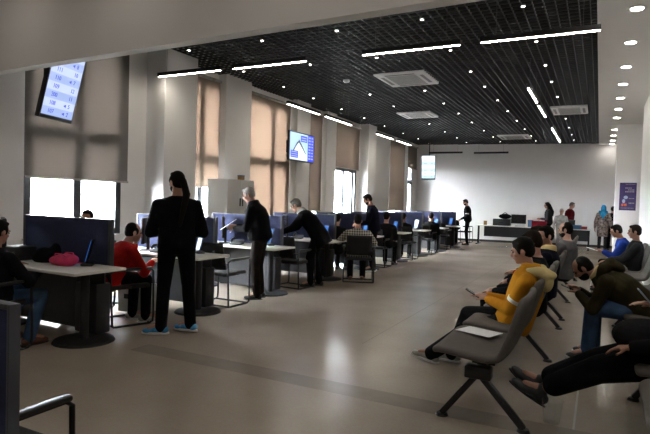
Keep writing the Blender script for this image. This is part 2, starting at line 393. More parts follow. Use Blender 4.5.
def blind(y0, y1, zb, zt, m, label, bow=.0):
    t = thing('roller_blind', label, 'blind', (XL+.035, (y0+y1)/2, zb), 0, 'roller blinds on the window wall')
    b = MB(); n = 14; hw = (y1-y0)/2; vs = []; fs = []
    for i in range(n+1):
        q = i/n; z = .03 + (zt-zb-.03)*q; w = hw - bow*math.sin(PI*q)
        for k in range(5):
            s_ = -1 + k*.5; vs.append((.006*math.cos(s_*1.3)+.002*math.sin(q*5), s_*w, z))
    for i in range(n):
        for k in range(4): fs.append((i*5+k, i*5+k+1, (i+1)*5+k+1, (i+1)*5+k))
    b.add(vs, fs); b.build('blind_fabric', m, t, smooth=True)
    b = MB(); b.box((0, -hw, 0), (.025, hw, .03)); b.build('bottom_bar', MT['c_lgrey'], t)
    b = MB(); b.cyl((.022, -hw, zt-zb), (.022, hw, zt-zb), .033); b.build('roller_tube', MT['c_lgrey'], t, smooth=True)
    return t
blind(4.70, 6.52, 1.70, 3.9, MT['blind_grey'], 'wide grey roller blind behind the hanging number display')
blind(7.9, 9.02, 1.69, 3.9, MT['blind_tan'], 'narrow brown roller blind beside the tall white cabinet', .02)
blind(9.93, 11.78, .6, 3.9, MT['blind_tan'], 'tall tan roller blind glowing with daylight behind the grey-haired man', .0)
blind(12.68, 13.55, 1.2, 3.9, MT['blind_brown'], 'narrow brown roller blind just beyond the wall television')
blind(14.34, 16.2, 2.52, 3.9, MT['blind_brown'], 'short brown roller blind raised above the open bright window')
blind(19.15, 20.85, 1.2, 3.9, MT['blind_brown'], 'long brown roller blind at the far end of the window wall', .03)
blind(21.2, 22.4, 2.95, 3.9, MT['blind_brown'], 'short brown roller blind in the far left corner')

# outside
b = MB(); b.box((-70, -30, -.6), (XL-.3, 60, -.4)); struct(b.build('ground', MT['outground']))
def tree(x, y, h, label):
    t = thing('tree', label, 'tree', (x, y, -.4), 0, 'trees outside the windows')
    b = MB(); b.cyl((0, 0, 0), (.1, 0, h*.5), .16, .1); b.build('trunk', MT['bark'], t, smooth=True)
    b = MB()
    for k in range(26):
        a = random.uniform(0, 6.28); q = random.uniform(0, h*.22); z = h*.62 + random.uniform(-h*.2, h*.3)
        b.ell((q*math.cos(a), q*math.sin(a), z), [random.uniform(.3, .7)]*3, None, 8, 6)
    b.build('crown', MT['leaf'], t)
tree(-30, 21, 4.6, 'pale sunlit tree outside the nearest window, left pane'); tree(-33, 30, 4.4, 'pale sunlit tree outside the nearest window, right pane')
b = MB(); b.box((-60, 12, -.4), (-48, 30, 3.2)); b.box((-60, 32, -.4), (-50, 60, 3.6)); 
bd = b.build('low_building', MT['outwall']); tag(bd, 'low pale building seen through the bright windows', 'building')

# ------------------------------------------------------------------ ceiling fixtures
KB = .9524
def bar(name, label, c, length, along, lit=True, group='linear pendant lamps'):
    t = thing(name, label, 'lamp', (c[0]*KB, c[1]*KB, 3.5), PI/2 if along == 'y' else 0, group); h = length*KB/2
    b = MB(); b.box((-h, -.03, .012), (h, .03, .075)); b.build('housing', MT['black'], t, bevel=.004)
    b = MB(); b.box((-h+.012, -.010, .004), (h-.012, .010, .012)); b.build('diffuser', MT['led'] if lit else MT['led_off'], t)
    for s_ in (-1, 1):
        b = MB(); b.cyl((s_*h*.72, 0, .075), (s_*h*.72, 0, 4.48-3.5), .003, seg=6); b.build('suspension_wire', MT['chrome'], t)
    return t
for (x0, x1), lb in (((-7.06, -5.67), 'leftmost lamp of the row hung across, close to the window wall'), ((-5.43, -4.05), 'second lamp from the window wall in the row hung across'),
                     ((-3.13, -1.72), 'third lamp from the window wall in the row hung across'), ((-1.47, -.07), 'nearest bright lamp in the row hung across, beside the white ceiling')):
    bar('linear_lamp', 'linear pendant lamp, ' + lb, ((x0+x1)/2, 7.13), x1-x0, 'x')
YS = [(10.12, 11.63), (11.95, 13.53), (15.4, 16.9), (17.28, 18.75)]; ordn = ['first', 'second', 'third', 'fourth']
for i, (a, c) in enumerate(YS):
    bar('linear_lamp', 'slim linear lamp along the window wall, %s from the television end' % ordn[i], (-6.2, (a+c)/2), c-a, 'y')
    bar('linear_lamp', 'slim linear lamp in the middle of the black ceiling, %s of four in line' % ordn[i], (-1.22, (a+c)/2), c-a, 'y')
bar('linear_lamp', 'unlit dark linear lamp near the far wall, beside the small hanging display', (-5.77, 22.0), 1.4, 'x', False)
bar('linear_lamp', 'unlit dark linear lamp near the far wall, second from the hanging display', (-4.0, 22.3), 1.35, 'x', False)

def downlight(name, z):
    t = thing(name, '', 'lamp', (0, 0, z))
    b = MB(); b.cyl((0, 0, 0), (0, 0, .02), .032, .032); b.build('ring', MT['lampwhite'], t, smooth=True)
    b = MB(); b.cyl((0, 0, -.002), (0, 0, .001), .019, .019); b.build('bulb', MT['spot'], t)
    return t
first = None
for x in (-6.45, -4.93, -3.6, -2.29, -.97):
    for y in (7.22, 8.82, 10.35, 11.75, 13.38, 14.98, 16.7, 18.6, 20.4, 22.0):
        lb = 'small round recessed downlight in the black grid ceiling'
        if first is None:
            first = downlight('downlight', ZC-.012); first['group'] = 'downlights in the black ceiling'; first.location = (x, y, ZC-.012); first['label'] = lb
        else: dup(first, (x, y, ZC-.012), 0, lb)
first = None
for i, y in enumerate((-.8, .8, 2.4, 4.6, 6.15, 7.7, 9.22, 10.76, 12.21, 13.72, 15.2, 16.64, 19.07, 20.6, 22.07, 23.2)):
    lb = 'round white downlight in the white ceiling strip, number %d from the camera' % (i+1)
    lb = 'round white recessed downlight in the plain white ceiling strip at the right'
    if first is None:
        t = thing('downlight', lb, 'lamp', (.31, y, ZW-.006), 0, 'downlights in the white ceiling'); first = t
        b = MB(); b.cyl((0, 0, 0), (0, 0, .01), .11, .11, 24); b.build('ring', MT['lampwhite'], t, smooth=True)
        b = MB(); b.cyl((0, 0, -.002), (0, 0, .002), .07, .07, 24); b.build('bulb', MT['down'], t)
    else: dup(first, (.31, y, ZW-.006), 0, lb)

def cassette(x, y, s, label, sy=None):
    sy = sy or s; t = thing('ceiling_cassette', label, 'air conditioner', (x, y, ZC-.03), 0, 'ceiling air conditioning cassettes')
    b = MB(); b.box((-s/2, -sy/2, 0), (s/2, sy/2, .06)); b.build('panel', MT['ac'], t, bevel=.015)
    b = MB(); q = s*.30; qy = sy*.30
    for k in range(9):
        yy = -qy + 2*qy*k/8; b.box((-q, yy-qy*.06, -.004), (q, yy+qy*.06, .001))
    b.build('intake_grille', MT['ac_slot'], t)
    b = MB(); e = s*.40; ey = sy*.40; w_ = s*.035
    b.box((-q, -ey-w_, -.003), (q, -ey+w_, .001)); b.box((-q, ey-w_, -.003), (q, ey+w_, .001)); b.box((-e-w_, -qy, -.003), (-e+w_, qy, .001)); b.box((e-w_, -qy, -.003), (e+w_, qy, .001))
    b.build('air_slot', MT['ac_slot'], t)
cassette(-3.62, 10.54, 1.02, 'large white square air conditioning cassette, nearest in the black ceiling', 1.15)
cassette(-4.75, 14.9, .95, 'white air conditioning cassette in the ceiling, second on the window side')
cassette(-2.88, 20.6, 1.05, 'white air conditioning cassette near the far wall', 1.2)
cassette(-.8, 15.3, .85, 'white air conditioning cassette near the white ceiling strip', 1.2)
t = thing('ceiling_sensor', 'small round detector on the black ceiling beyond the second lamp', 'sensor', (-4.84, 10.24, ZC-.06))
b = MB(); b.cyl((0, 0, .03), (0, 0, .06), .07, .07); b.build('mount', MT['ac'], t, smooth=True)
b = MB(); b.ell((0, 0, .03), (.055, .055, .035)); b.build('lens', MT['ac'], t, smooth=True)

# ------------------------------------------------------------------ displays
def on_plane(name, m, parent, W, H, items, off):
    b = MB()
    for it in items:
        if it[0] == 'r':
            _, x0, z0, x1, z1 = it; b.box((x0, -off-.0008, z0), (x1, -off, z1))
        else:
            _, s_, x0, z0, sz = it; vs, fs = text_mesh(s_, sz); b.add([(v[0]+x0, -off-.0005-v[2]-.001, v[1]+z0) for v in vs], fs)
    return b.build(name, m, parent)
def portrait(name, label, loc, rz, tilt, w, h, rows, near, pole):
    t = thing(name, label, 'screen', loc, rz, 'hanging number displays')
    R = M.Rotation(-tilt, 4, 'X')
    piv = bpy.data.objects.new('bezel', None)
    b = MB(); b.box((-w/2-.02, 0, -.05), (w/2+.02, .06, h+.02)); hz = b.build('bezel', MT['black'], t, bevel=.004); hz.rotation_euler = (tilt, 0, 0)
    bpy.data.objects.remove(piv)
    n = len(rows); rh = h*.88/n
    it = [('r', -w/2, 0, w/2, h)]; ob = on_plane('screen', MT['scr_light'] if near else MT['scr_far'], hz, w, h, it, .001)
    it = [('r', -w/2, rh*k, w/2, rh*(k+1)) for k in range(0, n, 2)]; on_plane('row_band', MT['scr_mid'] if near else MT['scr_far2'], hz, w, h, it, .003)
    if near:
        on_plane('row_rule', MT['scr_text'], hz, w, h, [('r', -w/2, h*.885, w/2, h*.893)], .005)
        for k, (a_, c_) in enumerate(rows + [('', '4')]):
            z = rh*(n-1-k) + rh/2 if k < n else h*.942
            if a_: on_plane('queue_number', MT['scr_text'], hz, w, h, [('t', a_, -w*.24, z, rh*.74)], .005)
            on_plane('desk_number', MT['scr_text'], hz, w, h, [('t', c_, w*.30, z, rh*.74)], .005)
            if len(c_) == 1:
                b = MB(); b.prism([(w*.12, z), (w*.20, z+rh*.2), (w*.20, z-rh*.2)], lambda a, c, q: (a, q, c), -.0062, -.005); b.build('arrow', MT['scr_text'], hz)
    else:
        for k in range(n):
            on_plane('queue_number', MT['scr_mid'], hz, w, h, [('r', -w*.36, rh*k+rh*.35, -w*.1, rh*k+rh*.6)], .005); on_plane('desk_number', MT['scr_mid'], hz, w, h, [('r', w*.18, rh*k+rh*.35, w*.36, rh*k+rh*.6)], .005)
    b = MB(); b.cyl((0, .12 if near else .06, h*.75), (0, .12 if near else .06, ZC-loc[2]+.02), .018); b.box((-.1, .05, h*.45), (.1, .12, h*.7)); b.build('ceiling_pole', MT['black'], t)
    return t
portrait('number_display', 'large tilted portrait screen listing queue numbers in front of the grey blind', (-6.34, 4.62, 2.49), rad(108.7), rad(13.7), .62, 1.1,
         [('114', '9'), ('113', '4'), ('112', '8'), ('111', '10'), ('110', '7'), ('109', '12'), ('200', '11'), ('108', '5'), ('107', '2')], True, True)
portrait('number_display', 'small far portrait screen hanging near the far left corner', (-6.32, 21.5, 2.55), 0, rad(4), .54, .92, [('', '')]*6, False, True)
t = thing('wall_television', 'landscape television showing a snowy mountain on the white pilaster', 'television', (-6.62, 11.56, 2.47), rad(90), None)
b = MB(); b.box((-.62, 0, -.015), (.62, .05, .69)); hz = b.build('bezel', MT['black'], t, bevel=.004)
b = MB(); b.box((-.2, .05, .2), (.2, .34, .5)); b.build('wall_bracket', MT['black'], t)
def poly_on(name, m, par, pts, off):
    b = MB(); b.prism([(x-.6, z) for x, z in pts], lambda a, c, q: (a, q, c), -off-.0008, -off); return b.build(name, m, par)
poly_on('screen', MT['tv_sky'], hz, [(0.01, .01), (1.19, .01), (1.19, .665), (.01, .665)], .001)
poly_on('picture_snow', MT['tv_white'], hz, [(.01, .01), (.86, .01), (.86, .16), (.62, .40), (.45, .48), (.33, .40), (.15, .18), (.01, .1)], .002)
poly_on('picture_ridge', MT['tv_dark'], hz, [(.12, .2), (.34, .44), (.40, .47), (.44, .52), (.50, .46), (.60, .38), (.80, .18), (.76, .18), (.58, .33), (.46, .42), (.42, .44), (.30, .34), (.18, .2)], .003)
poly_on('side_panel', MT['tv_blue'], hz, [(.88, .01), (1.19, .01), (1.19, .665), (.88, .665)], .002)
poly_on('caption_block', MT['tv_blue'], hz, [(.52, .47), (.84, .47), (.84, .62), (.52, .62)], .003)
poly_on('caption_block', MT['tv_blue'], hz, [(.05, .06), (.40, .06), (.40, .23), (.05, .23)], .003)
b = MB()
for k in range(8):
    z = .07 + k*.075; b.box((.92-.6, -.0045, z), (1.02-.6, -.0035, z+.025)); b.box((1.07-.6, -.0045, z), (1.15-.6, -.0035, z+.025))
for z in (.5, .56): b.box((.56-.6, -.0045, z), (.80-.6, -.0035, z+.02))
for z in (.09, .14, .19): b.box((.08-.6, -.0045, z), (.36-.6, -.0035, z+.015))
b.build('picture_text', MT['tv_pale'], hz)

# poster on the far pillar
t = thing('wall_poster', 'purple poster with white lettering on the white pillar at right', 'poster', (.71, 17.985, 1.485))
b = MB(); b.box((-.215, -.01, 0), (.215, .012, .81)); b.build('poster_sheet', MT['poster'], t)
b = MB()
for z, x0, x1, h in ((.755, -.06, .19, .02), (.64, -.07, .1, .03), (.585, .0, .17, .03), (.53, -.07, .17, .035), (.34, .03, .17, .02), (.20, .03, .18, .03), (.06, -.17, .17, .015)):
    n = max(2, int((x1-x0)/.035))
    for k in range(n):
        a = x0 + (x1-x0)*k/n; b.box((a, -.0115, z), (a+(x1-x0)/n*.72, -.0102, z+h))
b.build('lettering', MT['c_lgrey'], t)
b = MB(); b.ell((-.05, -.0105, .38), (.055, .001, .05)); b.ell((-.1, -.0105, .27), (.04, .001, .06)); b.build('picture_shape', MT['phone_case'], t, smooth=True)
b = MB(); b.box((-.09, -.0118, .13), (-.02, -.0108, .20)); b.ell((-.13, -.0105, .16), (.03, .001, .04)); b.build('picture_patch', MT['orange'], t)

# ------------------------------------------------------------------ desks with dividers
nth = ['first', 'second', 'third', 'fourth', 'fifth', 'sixth', 'seventh', 'eighth', 'ninth', 'tenth']
XD0, XD1 = -6.2, -4.33
def make_desk():
    t = thing('desk', '', 'desk', (0, 0, 0), 0, 'white desks along the window wall')
    L = XD1-XD0
    b = MB(); b.box((-L, -.62, .722), (0, 0, .75)); b.build('tabletop', MT['white_top'], t, bevel=.006)
    b = MB(); b.box((-L+.02, -.03, .04), (-.29, -.01, .70)); b.build('modesty_panel', MT['dark_panel'], t)
    b = MB(); b.cyl((-.30, -.26, .03), (-.30, -.26, .722), .045, seg=20); b.build('leg', MT['dark_metal'], t, smooth=True)
    b = MB(); b.cyl((-.30, -.26, 0), (-.30, -.26, .022), .30, .285, 36); b.cyl((-.30, -.26, .022), (-.30, -.26, .035), .285, .08, 36); b.build('base_disc', MT['dark_metal'], t, smooth=True)
    b = MB(); b.cyl((-L+.2, -.26, 0), (-L+.2, -.26, .722), .045, seg=16); b.build('leg', MT['dark_metal'], t, smooth=True)
    b = MB(); b.cyl((-L+.2, -.26, 0), (-L+.2, -.26, .022), .28, .27, 28); b.build('base_disc', MT['dark_metal'], t, smooth=True)
    b = MB(); b.box((-.62, -.13, .03), (-.285, .06, .56)); b.build('cable_cabinet', MT['dark_panel'], t, bevel=.02)
    b = MB(); b.tube([(-.62, -.1, .72), (-.63, -.12, .45), (-.58, -.1, .2), (-.56, -.05, .03)], .006); b.build('power_cable', MT['black'], t, smooth=True)
    b = MB(); b.box((-L+.17, .03, .735), (-.31, .075, 1.225)); dv = b.build('divider_panel', MT['divider'], t, bevel=.006)
    b = MB(); b.box((-L+.14, .025, .73), (-L+.17, .08, 1.235)); b.box((-.31, .025, .73), (-.275, .08, 1.235)); b.box((-L+.17, .028, 1.225), (-.31, .077, 1.235)); b.build('divider_trim', MT['divider_trim'], dv)
    return t
DY = [3.98, 5.72, 7.43, 9.41, 11.41, 13.42, 15.23, 17.3, 19.3]
desk0 = None
extra = ['with the pink bag', 'behind the red-jacketed man', 'behind the grey-haired man', 'beside the checked-shirt man', 'beyond the standing man in dark navy', 'with an empty chair', 'further along', 'near the far end', 'last in the row']
for i, y in enumerate(DY):
    lb = '%s white desk with blue divider from the camera, %s' % (nth[i], extra[i])
    if desk0 is None: desk0 = make_desk(); desk0.location = (XD1, y, 0); desk0['label'] = lb
    else: dup(desk0, (XD1, y, 0), 0, lb)
# near divider screen at the bottom left
t = thing('divider_screen', 'close blue divider screen with dark frame in the bottom left corner', 'partition', (-1.33, .86, 0))
b = MB(); b.box((-1.6, -.012, .12), (-.012, .012, 1.195)); b.build('divider_panel', MT['divider'], t, bevel=.004)
b = MB(); b.box((-.012, -.016, .0), (0, .016, 1.21)); b.box((-1.612, -.016, 0), (-1.6, .016, 1.21)); b.box((-1.6, -.016, 1.195), (-.012, .016, 1.21)); b.box((-1.6, -.016, .08), (-.012, .016, .12)); b.build('divider_trim', MT['divider_trim'], t, bevel=.003)
for s_ in (-1.6, -.02):
    b = MB(); b.box((s_-.02, -.2, 0), (s_+.02, .2, .025)); b.build('foot', MT['dark_metal'], t, bevel=.005)

# tablets on the desks
def make_tablet():
    t = thing('customer_tablet', '', 'tablet', (0, 0, 0), 0, 'glowing tablets on the desks')
    b = MB(); b.box((-.10, -.06, 0), (.10, .06, .03)); b.build('stand_base', MT['black'], t, bevel=.012)
    R = M.Rotation(rad(-14), 3, 'X')
    b = MB(); b.obox((0, .02, .155), (.17, .012, .25), R); fr = b.build('tablet_body', MT['black'], t, bevel=.004)
    b = MB(); b.obox(V((0, .02, .155)) + R @ V((0, -.009, 0)), (.15, .004, .22), R); b.build('tablet_screen', MT['tablet'], fr)
    b = MB(); b.obox(V((0, .02, .155)) + R @ V((0, -.0115, 0)), (.09, .002, .13), R); b.build('screen_picture', MT['tablet2'], fr)
    return t
tab0 = None
for i, y in enumerate(DY):
    lb = 'small tablet with a blue glowing screen at the divider end of the %s desk' % nth[i]
    p = (XD1-.42, y-.13, .75); rz = rad(-32)
    if tab0 is None: tab0 = make_tablet(); tab0.location = p; tab0.rotation_euler = (0, 0, rad(-48)); tab0['label'] = lb
    else: dup(tab0, p, rz, lb)
# monitors near the operators
def make_monitor():
    t = thing('computer_monitor', '', 'monitor', (0, 0, 0), 0, 'black monitors on the desks')
    b = MB(); b.box((-.27, -.02, .10), (.27, .025, .45)); b.build('monitor_case', MT['black'], t, bevel=.008)
    b = MB(); b.box((-.255, -.022, .115), (.255, -.0195, .435)); b.build('screen', MT['phone'], t)
    b = MB(); b.box((-.03, .02, .0), (.03, .06, .3)); b.build('neck', MT['black'], t)
    b = MB(); b.box((-.12, -.06, 0), (.12, .12, .012)); b.build('foot', MT['black'], t, bevel=.004)
    return t
mon0 = None
for i, y in enumerate(DY[:8]):
    lb = 'black computer monitor on the %s desk from the camera, seen from its side' % nth[i]
    p = (-5.55, y-.30, .75); rz = rad(-52) if i else rad(150)
    if i == 0: p = (-6.0, y-.25, .75)
    if mon0 is None: mon0 = make_monitor(); mon0.location = p; mon0.rotation_euler = (0, 0, rz); mon0['label'] = lb
    else: dup(mon0, p, rz, lb)
# keyboards / desk phones / papers
def make_phone():
    t = thing('desk_phone', '', 'telephone', (0, 0, 0), 0, 'desk phones')
    b = MB(); b.prism([(-.1, 0), (.1, 0), (.1, .07), (-.1, .025)], lambda a, c, q: (q, a, c), -.09, .09); b.build('phone_body', MT['c_grey'], t, bevel=.005)
    b = MB(); b.tube([(-.06, -.09, .06), (-.06, -.06, .085), (-.06, .05, .10), (-.06, .09, .085)], .02); b.build('handset', MT['black'], t, smooth=True)
    return t
ph0 = None
for i in (1, 2, 3):
    lb = 'dark desk phone lying on the %s desk from the camera' % nth[i]
    p = (-5.22, DY[i]-.36, .75)
    if ph0 is None: ph0 = make_phone(); ph0.location = p; ph0['label'] = lb
    else: dup(ph0, p, .3, lb)
def papers(loc, rz, n, label, size=(.21, .297), group=None, name='paper_sheet'):
    b = MB()
    for k in range(n):
        b.obox((random.uniform(-.006, .006), random.uniform(-.006, .006), .0015*k+.001), (size[0], size[1], .0014), M.Rotation(random.uniform(-.08, .08), 3, 'Z'))
    o = b.build(name, MT['paper'], None); o.location = loc; o.rotation_euler = (0, 0, rz); tag(o, label, 'paper', group); return o
papers((-4.62, 5.35, .75), .4, 3, 'white papers on the second desk behind the ponytailed person')
papers((-4.72, 7.12, .75), .2, 2, 'white papers on the third desk beside the grey-haired man')
papers((-4.9, 8.98, .75), .5, 3, 'white papers on the fourth desk under the bending man')
# things on the first desk
def blob(name, parts, m, loc, label, cat, rz=0, vox=.012, kids=()):
    b = MB()
    for c, q in parts: b.ell(c, q)
    o = b.build(name, m, None, smooth=True)
    remesh(o, vox, 4); o.location = loc; o.rotation_euler = (0, 0, rz); tag(o, label, cat); return o
def remesh(o, vox, it, flat=None):
    md = o.modifiers.new('r', 'REMESH'); md.mode = 'VOXEL'; md.voxel_size = vox; md.use_smooth_shade = True
    if it: ms = o.modifiers.new('s', 'SMOOTH'); ms.factor = .5; ms.iterations = it
    dg = bpy.context.evaluated_depsgraph_get(); me = bpy.data.meshes.new_from_object(o.evaluated_get(dg))
    o.modifiers.clear(); old = o.data; ms_ = list(old.materials); o.data = me; nm = old.name; bpy.data.meshes.remove(old); me.name = nm
    if not me.materials:
        for m in ms_: me.materials.append(m)
    me.polygons.foreach_set('use_smooth', [True]*len(me.polygons))
    if flat is not None:
        for v in me.vertices:
            if v.co.z < flat: v.co.z = flat
    me.update()
pb = blob('pink_bag', [((0, 0, .055), (.17, .09, .065)), ((.08, .01, .07), (.09, .08, .055)), ((-.1, 0, .05), (.08, .07, .05)), ((.02, .02, .10), (.06, .05, .03))], MT['pink'], (-4.93, 3.70, .745),
     'soft pink bag lying on the first desk against the divider', 'bag', .1)
for s_ in (-.04, .05):
    b = MB(); b.tube([(-.1, s_, .08), (-.05, s_*1.5, .13), (.04, s_*1.6, .13), (.1, s_, .09)], .006); b.build('strap', MT['pink'], pb, smooth=True)
pb = blob('black_bag', [((0, 0, .08), (.13, .08, .09)), ((.1, .03, .12), (.06, .05, .10)), ((-.08, 0, .06), (.08, .07, .06))], MT['c_black'], (-5.28, 3.74, .745), 'crumpled black bag on the first desk beside the pink bag', 'bag', .3)
t = thing('desk_printer', 'low black device at the window end of the first desk', 'printer', (-5.72, 3.72, .75))
b = MB(); b.box((-.15, -.12, 0), (.15, .12, .15)); b.build('case', MT['black'], t, bevel=.015)
b = MB(); b.box((-.1, -.125, .06), (.1, -.119, .085)); b.build('paper_slot', MT['phone'], t)
papers((-5.62, 3.5, .75), .5, 2, 'white papers on the first desk beside the low black device', (.15, .21))
b = MB(); b.tube([(-5.75, 3.5, .765), (-5.6, 3.44, .76), (-5.45, 3.46, .758), (-5.35, 3.55, .757)], .008); tag(b.build('cable', MT['black'], None, smooth=True), 'black cable trailing across the first desk', 'cable')
o = papers((-5.05, 3.92, .752), 0, 4, 'magenta folder standing behind the bags on the first desk', (.2, .05), None, 'folder'); o.data.materials.clear(); o.data.materials.append(MT['pink'])
o['category'] = 'folder'

# white cabinet
t = thing('tall_cabinet', 'tall white two-door storage cabinet by the window wall', 'cabinet', (-6.21, 8.5, 0))
b = MB(); b.box((-.45, -.45, .05), (0, .42, 1.86)); b.build('body', MT['cab'], t, bevel=.004)
for y0, y1, hy in ((-.445, -.015, -.05), (-.01, .415, .03)):
    b = MB(); b.box((.0, y0, .08), (.02, y1, 1.84)); d = b.build('door', MT['cab'], t, bevel=.003)
    b = MB(); b.box((.02, hy-.012, 1.35), (.035, hy+.012, 1.5)); b.build('handle', MT['dark_metal'], d)
b = MB(); b.box((-.42, -.42, 0), (-.03, .39, .05)); b.build('plinth', MT['dark_panel'], t)
t = thing('small_box', 'small brown box standing on top of the white cabinet', 'box', (-6.3, 8.62, 1.86))
b = MB(); b.box((-.05, -.05, 0), (.05, .05, .09)); b.build('carton', MT['brown_box'], t, bevel=.006)
b = MB(); b.box((-.052, -.052, .07), (.052, .052, .095)); b.build('lid', MT['book_blue'], t, bevel=.004)

# ------------------------------------------------------------------ armchairs (sled base)
def make_chair():
    t = thing('armchair', '', 'chair', (0, 0, 0), 0, 'black sled-base armchairs at the desks')
    b = MB(); n = 8; rings = []
    b.box((-.24, -.24, .42), (.24, .24, .475)); b.build('seat', MT['mesh_black'], t, bevel=.022, bseg=3)
    pts = []
    b = MB(); R = M.Rotation(rad(10), 3, 'X'); vs = []; fs = []
    for i in range(7):
        for k in range(7):
            x = -.235+.47*k/6; z = i/6
            dx = -.03*(1-(x/.235)**2); vs.append((x, -.245-z*.09+dx, .52+z*.36))
    for i in range(6):
        for k in range(6): fs.append((i*7+k, i*7+k+1, (i+1)*7+k+1, (i+1)*7+k))
    b.add(vs, fs); o = b.build('backrest', MT['mesh_black'], t, smooth=True); md = o.modifiers.new('s', 'SOLIDIFY'); md.thickness = .03
    for s_ in (-1, 1):
        x = s_*.28
        b = MB(); b.tube([(x, -.26, .62), (x, -.25, .60), (x, -.22, .02), (x, -.18, .012), (x, .20, .012), (x, .25, .03), (x, .26, .10), (x, .25, .62), (x, .22, .645), (x, -.2, .645), (x, -.26, .62)], .0125)
        b.cyl((x, 0, .44), (s_*.2, 0, .44), .012); b.cyl((x, -.25, .60), (s_*.2, -.28, .60), .012)
        b.build('sled_frame', MT['dark_metal'], t, smooth=True)
        b = MB(); b.box((x-.025, -.2, .645), (x+.025, .24, .67)); b.build('armrest', MT['black'], t, bevel=.01)
    for yy in (-.2, .22):
        b = MB(); b.tube([(-.28, yy, .012), (.28, yy, .012)], .0125); b.build('cross_bar', MT['dark_metal'], t, smooth=True)
    return t
ch0 = None
CH = [((-5.08, 3.0), 8, 'black armchair under the man in dark clothes at the far left'),
      ((-4.98, 4.52), -20, 'black armchair under the red-jacketed man'),
      ((-4.72, 6.08), 0, 'empty black armchair behind the grey-haired man'),
      ((-4.68, 7.98), -6, 'empty black armchair behind the man bending over the desk'),
      ((-4.02, 9.28), 25, 'black armchair under the man in the checked shirt'),
      ((-4.62, 11.75), 0, 'black armchair right behind the standing man in dark navy'),
      ((-4.62, 13.8), 0, 'empty black armchair at the sixth desk'),
      ((-4.62, 15.62), 0, 'empty black armchair at the seventh desk'),
      ((-4.7, 17.7), 0, 'black armchair at the eighth desk near the far end'),
      ((-5.9, 4.75), 200, 'black armchair by the window under the operator behind the first divider'),
      ((-5.7, 7.82), 200, 'black armchair by the white cabinet under the seated operator'),
      ((-2.20, 1.24), 0, 'black armchair with its corner showing beside the close divider screen'),
      ((-4.75, 21.5), -90, 'black armchair at the left end of the far table')]
for (x, y), a, lb in CH:
    if ch0 is None: ch0 = make_chair(); ch0.location = (x, y, 0); ch0.rotation_euler = (0, 0, rad(a)); ch0['label'] = lb
    else: dup(ch0, (x, y, 0), rad(a), lb)
# metallic computer case under the second desk
t = thing('computer_case', 'silver computer case on the floor behind the first desk', 'computer', (-5.2, 5.05, 0), .1)
b = MB(); b.box((-.2, -.22, .03), (.2, .22, .34)); b.build('case', MT['silver'], t, bevel=.012)
b = MB(); b.box((-.1, -.225, .2), (.1, -.219, .26)); b.build('drive_bay', MT['black'], t)

# ------------------------------------------------------------------ beam benches
def shell_profile(n=9):
    P = [(-.285, .455), (-.255, .475), (-.15, .468), (.0, .450), (.10, .447), (.17, .465), (.215, .52), (.25, .62), (.285, .74), (.312, .84), (.325, .905)]
    return P
def make_seat(parent, y, rev=False):
    P = shell_profile(); vs = []; fs = []; m_ = 9
    for i, (x, z) in enumerate(P):
        q = i/(len(P)-1); hw = .425
        if i == 0: hw = .35
        elif i == 1: hw = .41
        if i == len(P)-1: hw = .32
        elif i == len(P)-2: hw = .40
        elif i >= 5: hw = .425
        for k in range(m_):
            s_ = -1+2*k/(m_-1); up = .018*abs(s_)**3
            vs.append((x - (up*1.2 if i > 5 else 0), y+s_*hw, z + (up if i <= 6 else 0) - (.012*s_*s_ if i in (0,) else 0)))
    for i in range(len(P)-1):
        for k in range(m_-1): fs.append((i*m_+k, i*m_+k+1, (i+1)*m_+k+1, (i+1)*m_+k))
    b = MB(); b.add(vs, fs); o = b.build('seat_shell', MT['shell'], parent, smooth=True)
    md = o.modifiers.new('s', 'SOLIDIFY'); md.thickness = .05; md.offset = -1
    ms = o.modifiers.new('u', 'SUBSURF'); ms.levels = 1; ms.render_levels = 2
    b = MB(); b.prism([(-.2, .435), (.1, .42), (.08, .395), (-.12, .395)], lambda a, c, q: (a, q, c), y-.03, y+.03); b.box((-.08, y-.05, .36), (.08, y+.05, .41)); b.build('seat_bracket', MT['bench_leg'], parent)
    return o
def bench(x, ys, legs, label):
    t = thing('beam_bench', label, 'bench', (x, ys[0], 0), 0, 'rows of taupe beam seating')
    y0 = ys[0]
    b = MB(); b.box((-.035, -.12, .325), (.035, ys[-1]-y0+.12, .385)); b.build('beam', MT['bench_leg'], t, bevel=.006)
    for yy in legs:
        q = yy-y0
        for sx, xe in ((-1, -.245), (1, .305)):
            b = MB(); d = V((xe, 0, .02)) - V((-.01*sx, 0, .36)); L = d.length; R = d.to_track_quat('Z', 'Y').to_matrix()
            b.obox(V((-.01*sx, q, .36)) + d/2, (.05, .042, L), R); lg = b.build('leg', MT['bench_leg'], t, bevel=.006)
            b = MB(); b.cyl((xe, q, 0), (xe, q, .02), .045, .035, 18); b.build('foot_pad', MT['bench_leg'], lg, smooth=True)
        b = MB(); b.box((-.09, q-.05, .31), (.09, q+.05, .395)); b.build('leg_clamp', MT['bench_leg'], t, bevel=.012)
    for yy in ys: make_seat(t, yy-y0)
    return t
XB, XB2 = -.70, .48
bench(XB, (3.98, 4.90, 5.82, 6.74), (3.76, 5.62, 7.2), 'nearest taupe beam bench, first seat empty, with the yellow-jacketed man')
bench(XB, (7.66, 8.58, 9.50), (7.8, 9.3), 'second taupe beam bench in the middle row under the balding man in grey')
bench(XB, (10.9, 11.82, 12.74), (10.7, 12.2), 'third taupe beam bench at the far end of the middle row')
bench(.54, (3.23, 4.15, 5.07, 5.99), (3.0, 4.85, 6.2), 'taupe beam bench at the right edge under the olive-jacketed man')
bench(XB2, (6.95, 7.87), (7.1, 7.8), 'taupe beam bench by the right wall just beyond the olive-jacketed man')
bench(XB2, (9.4, 10.3, 11.2), (9.6, 11.0), 'far taupe beam bench by the right wall under the blue-jacketed man')
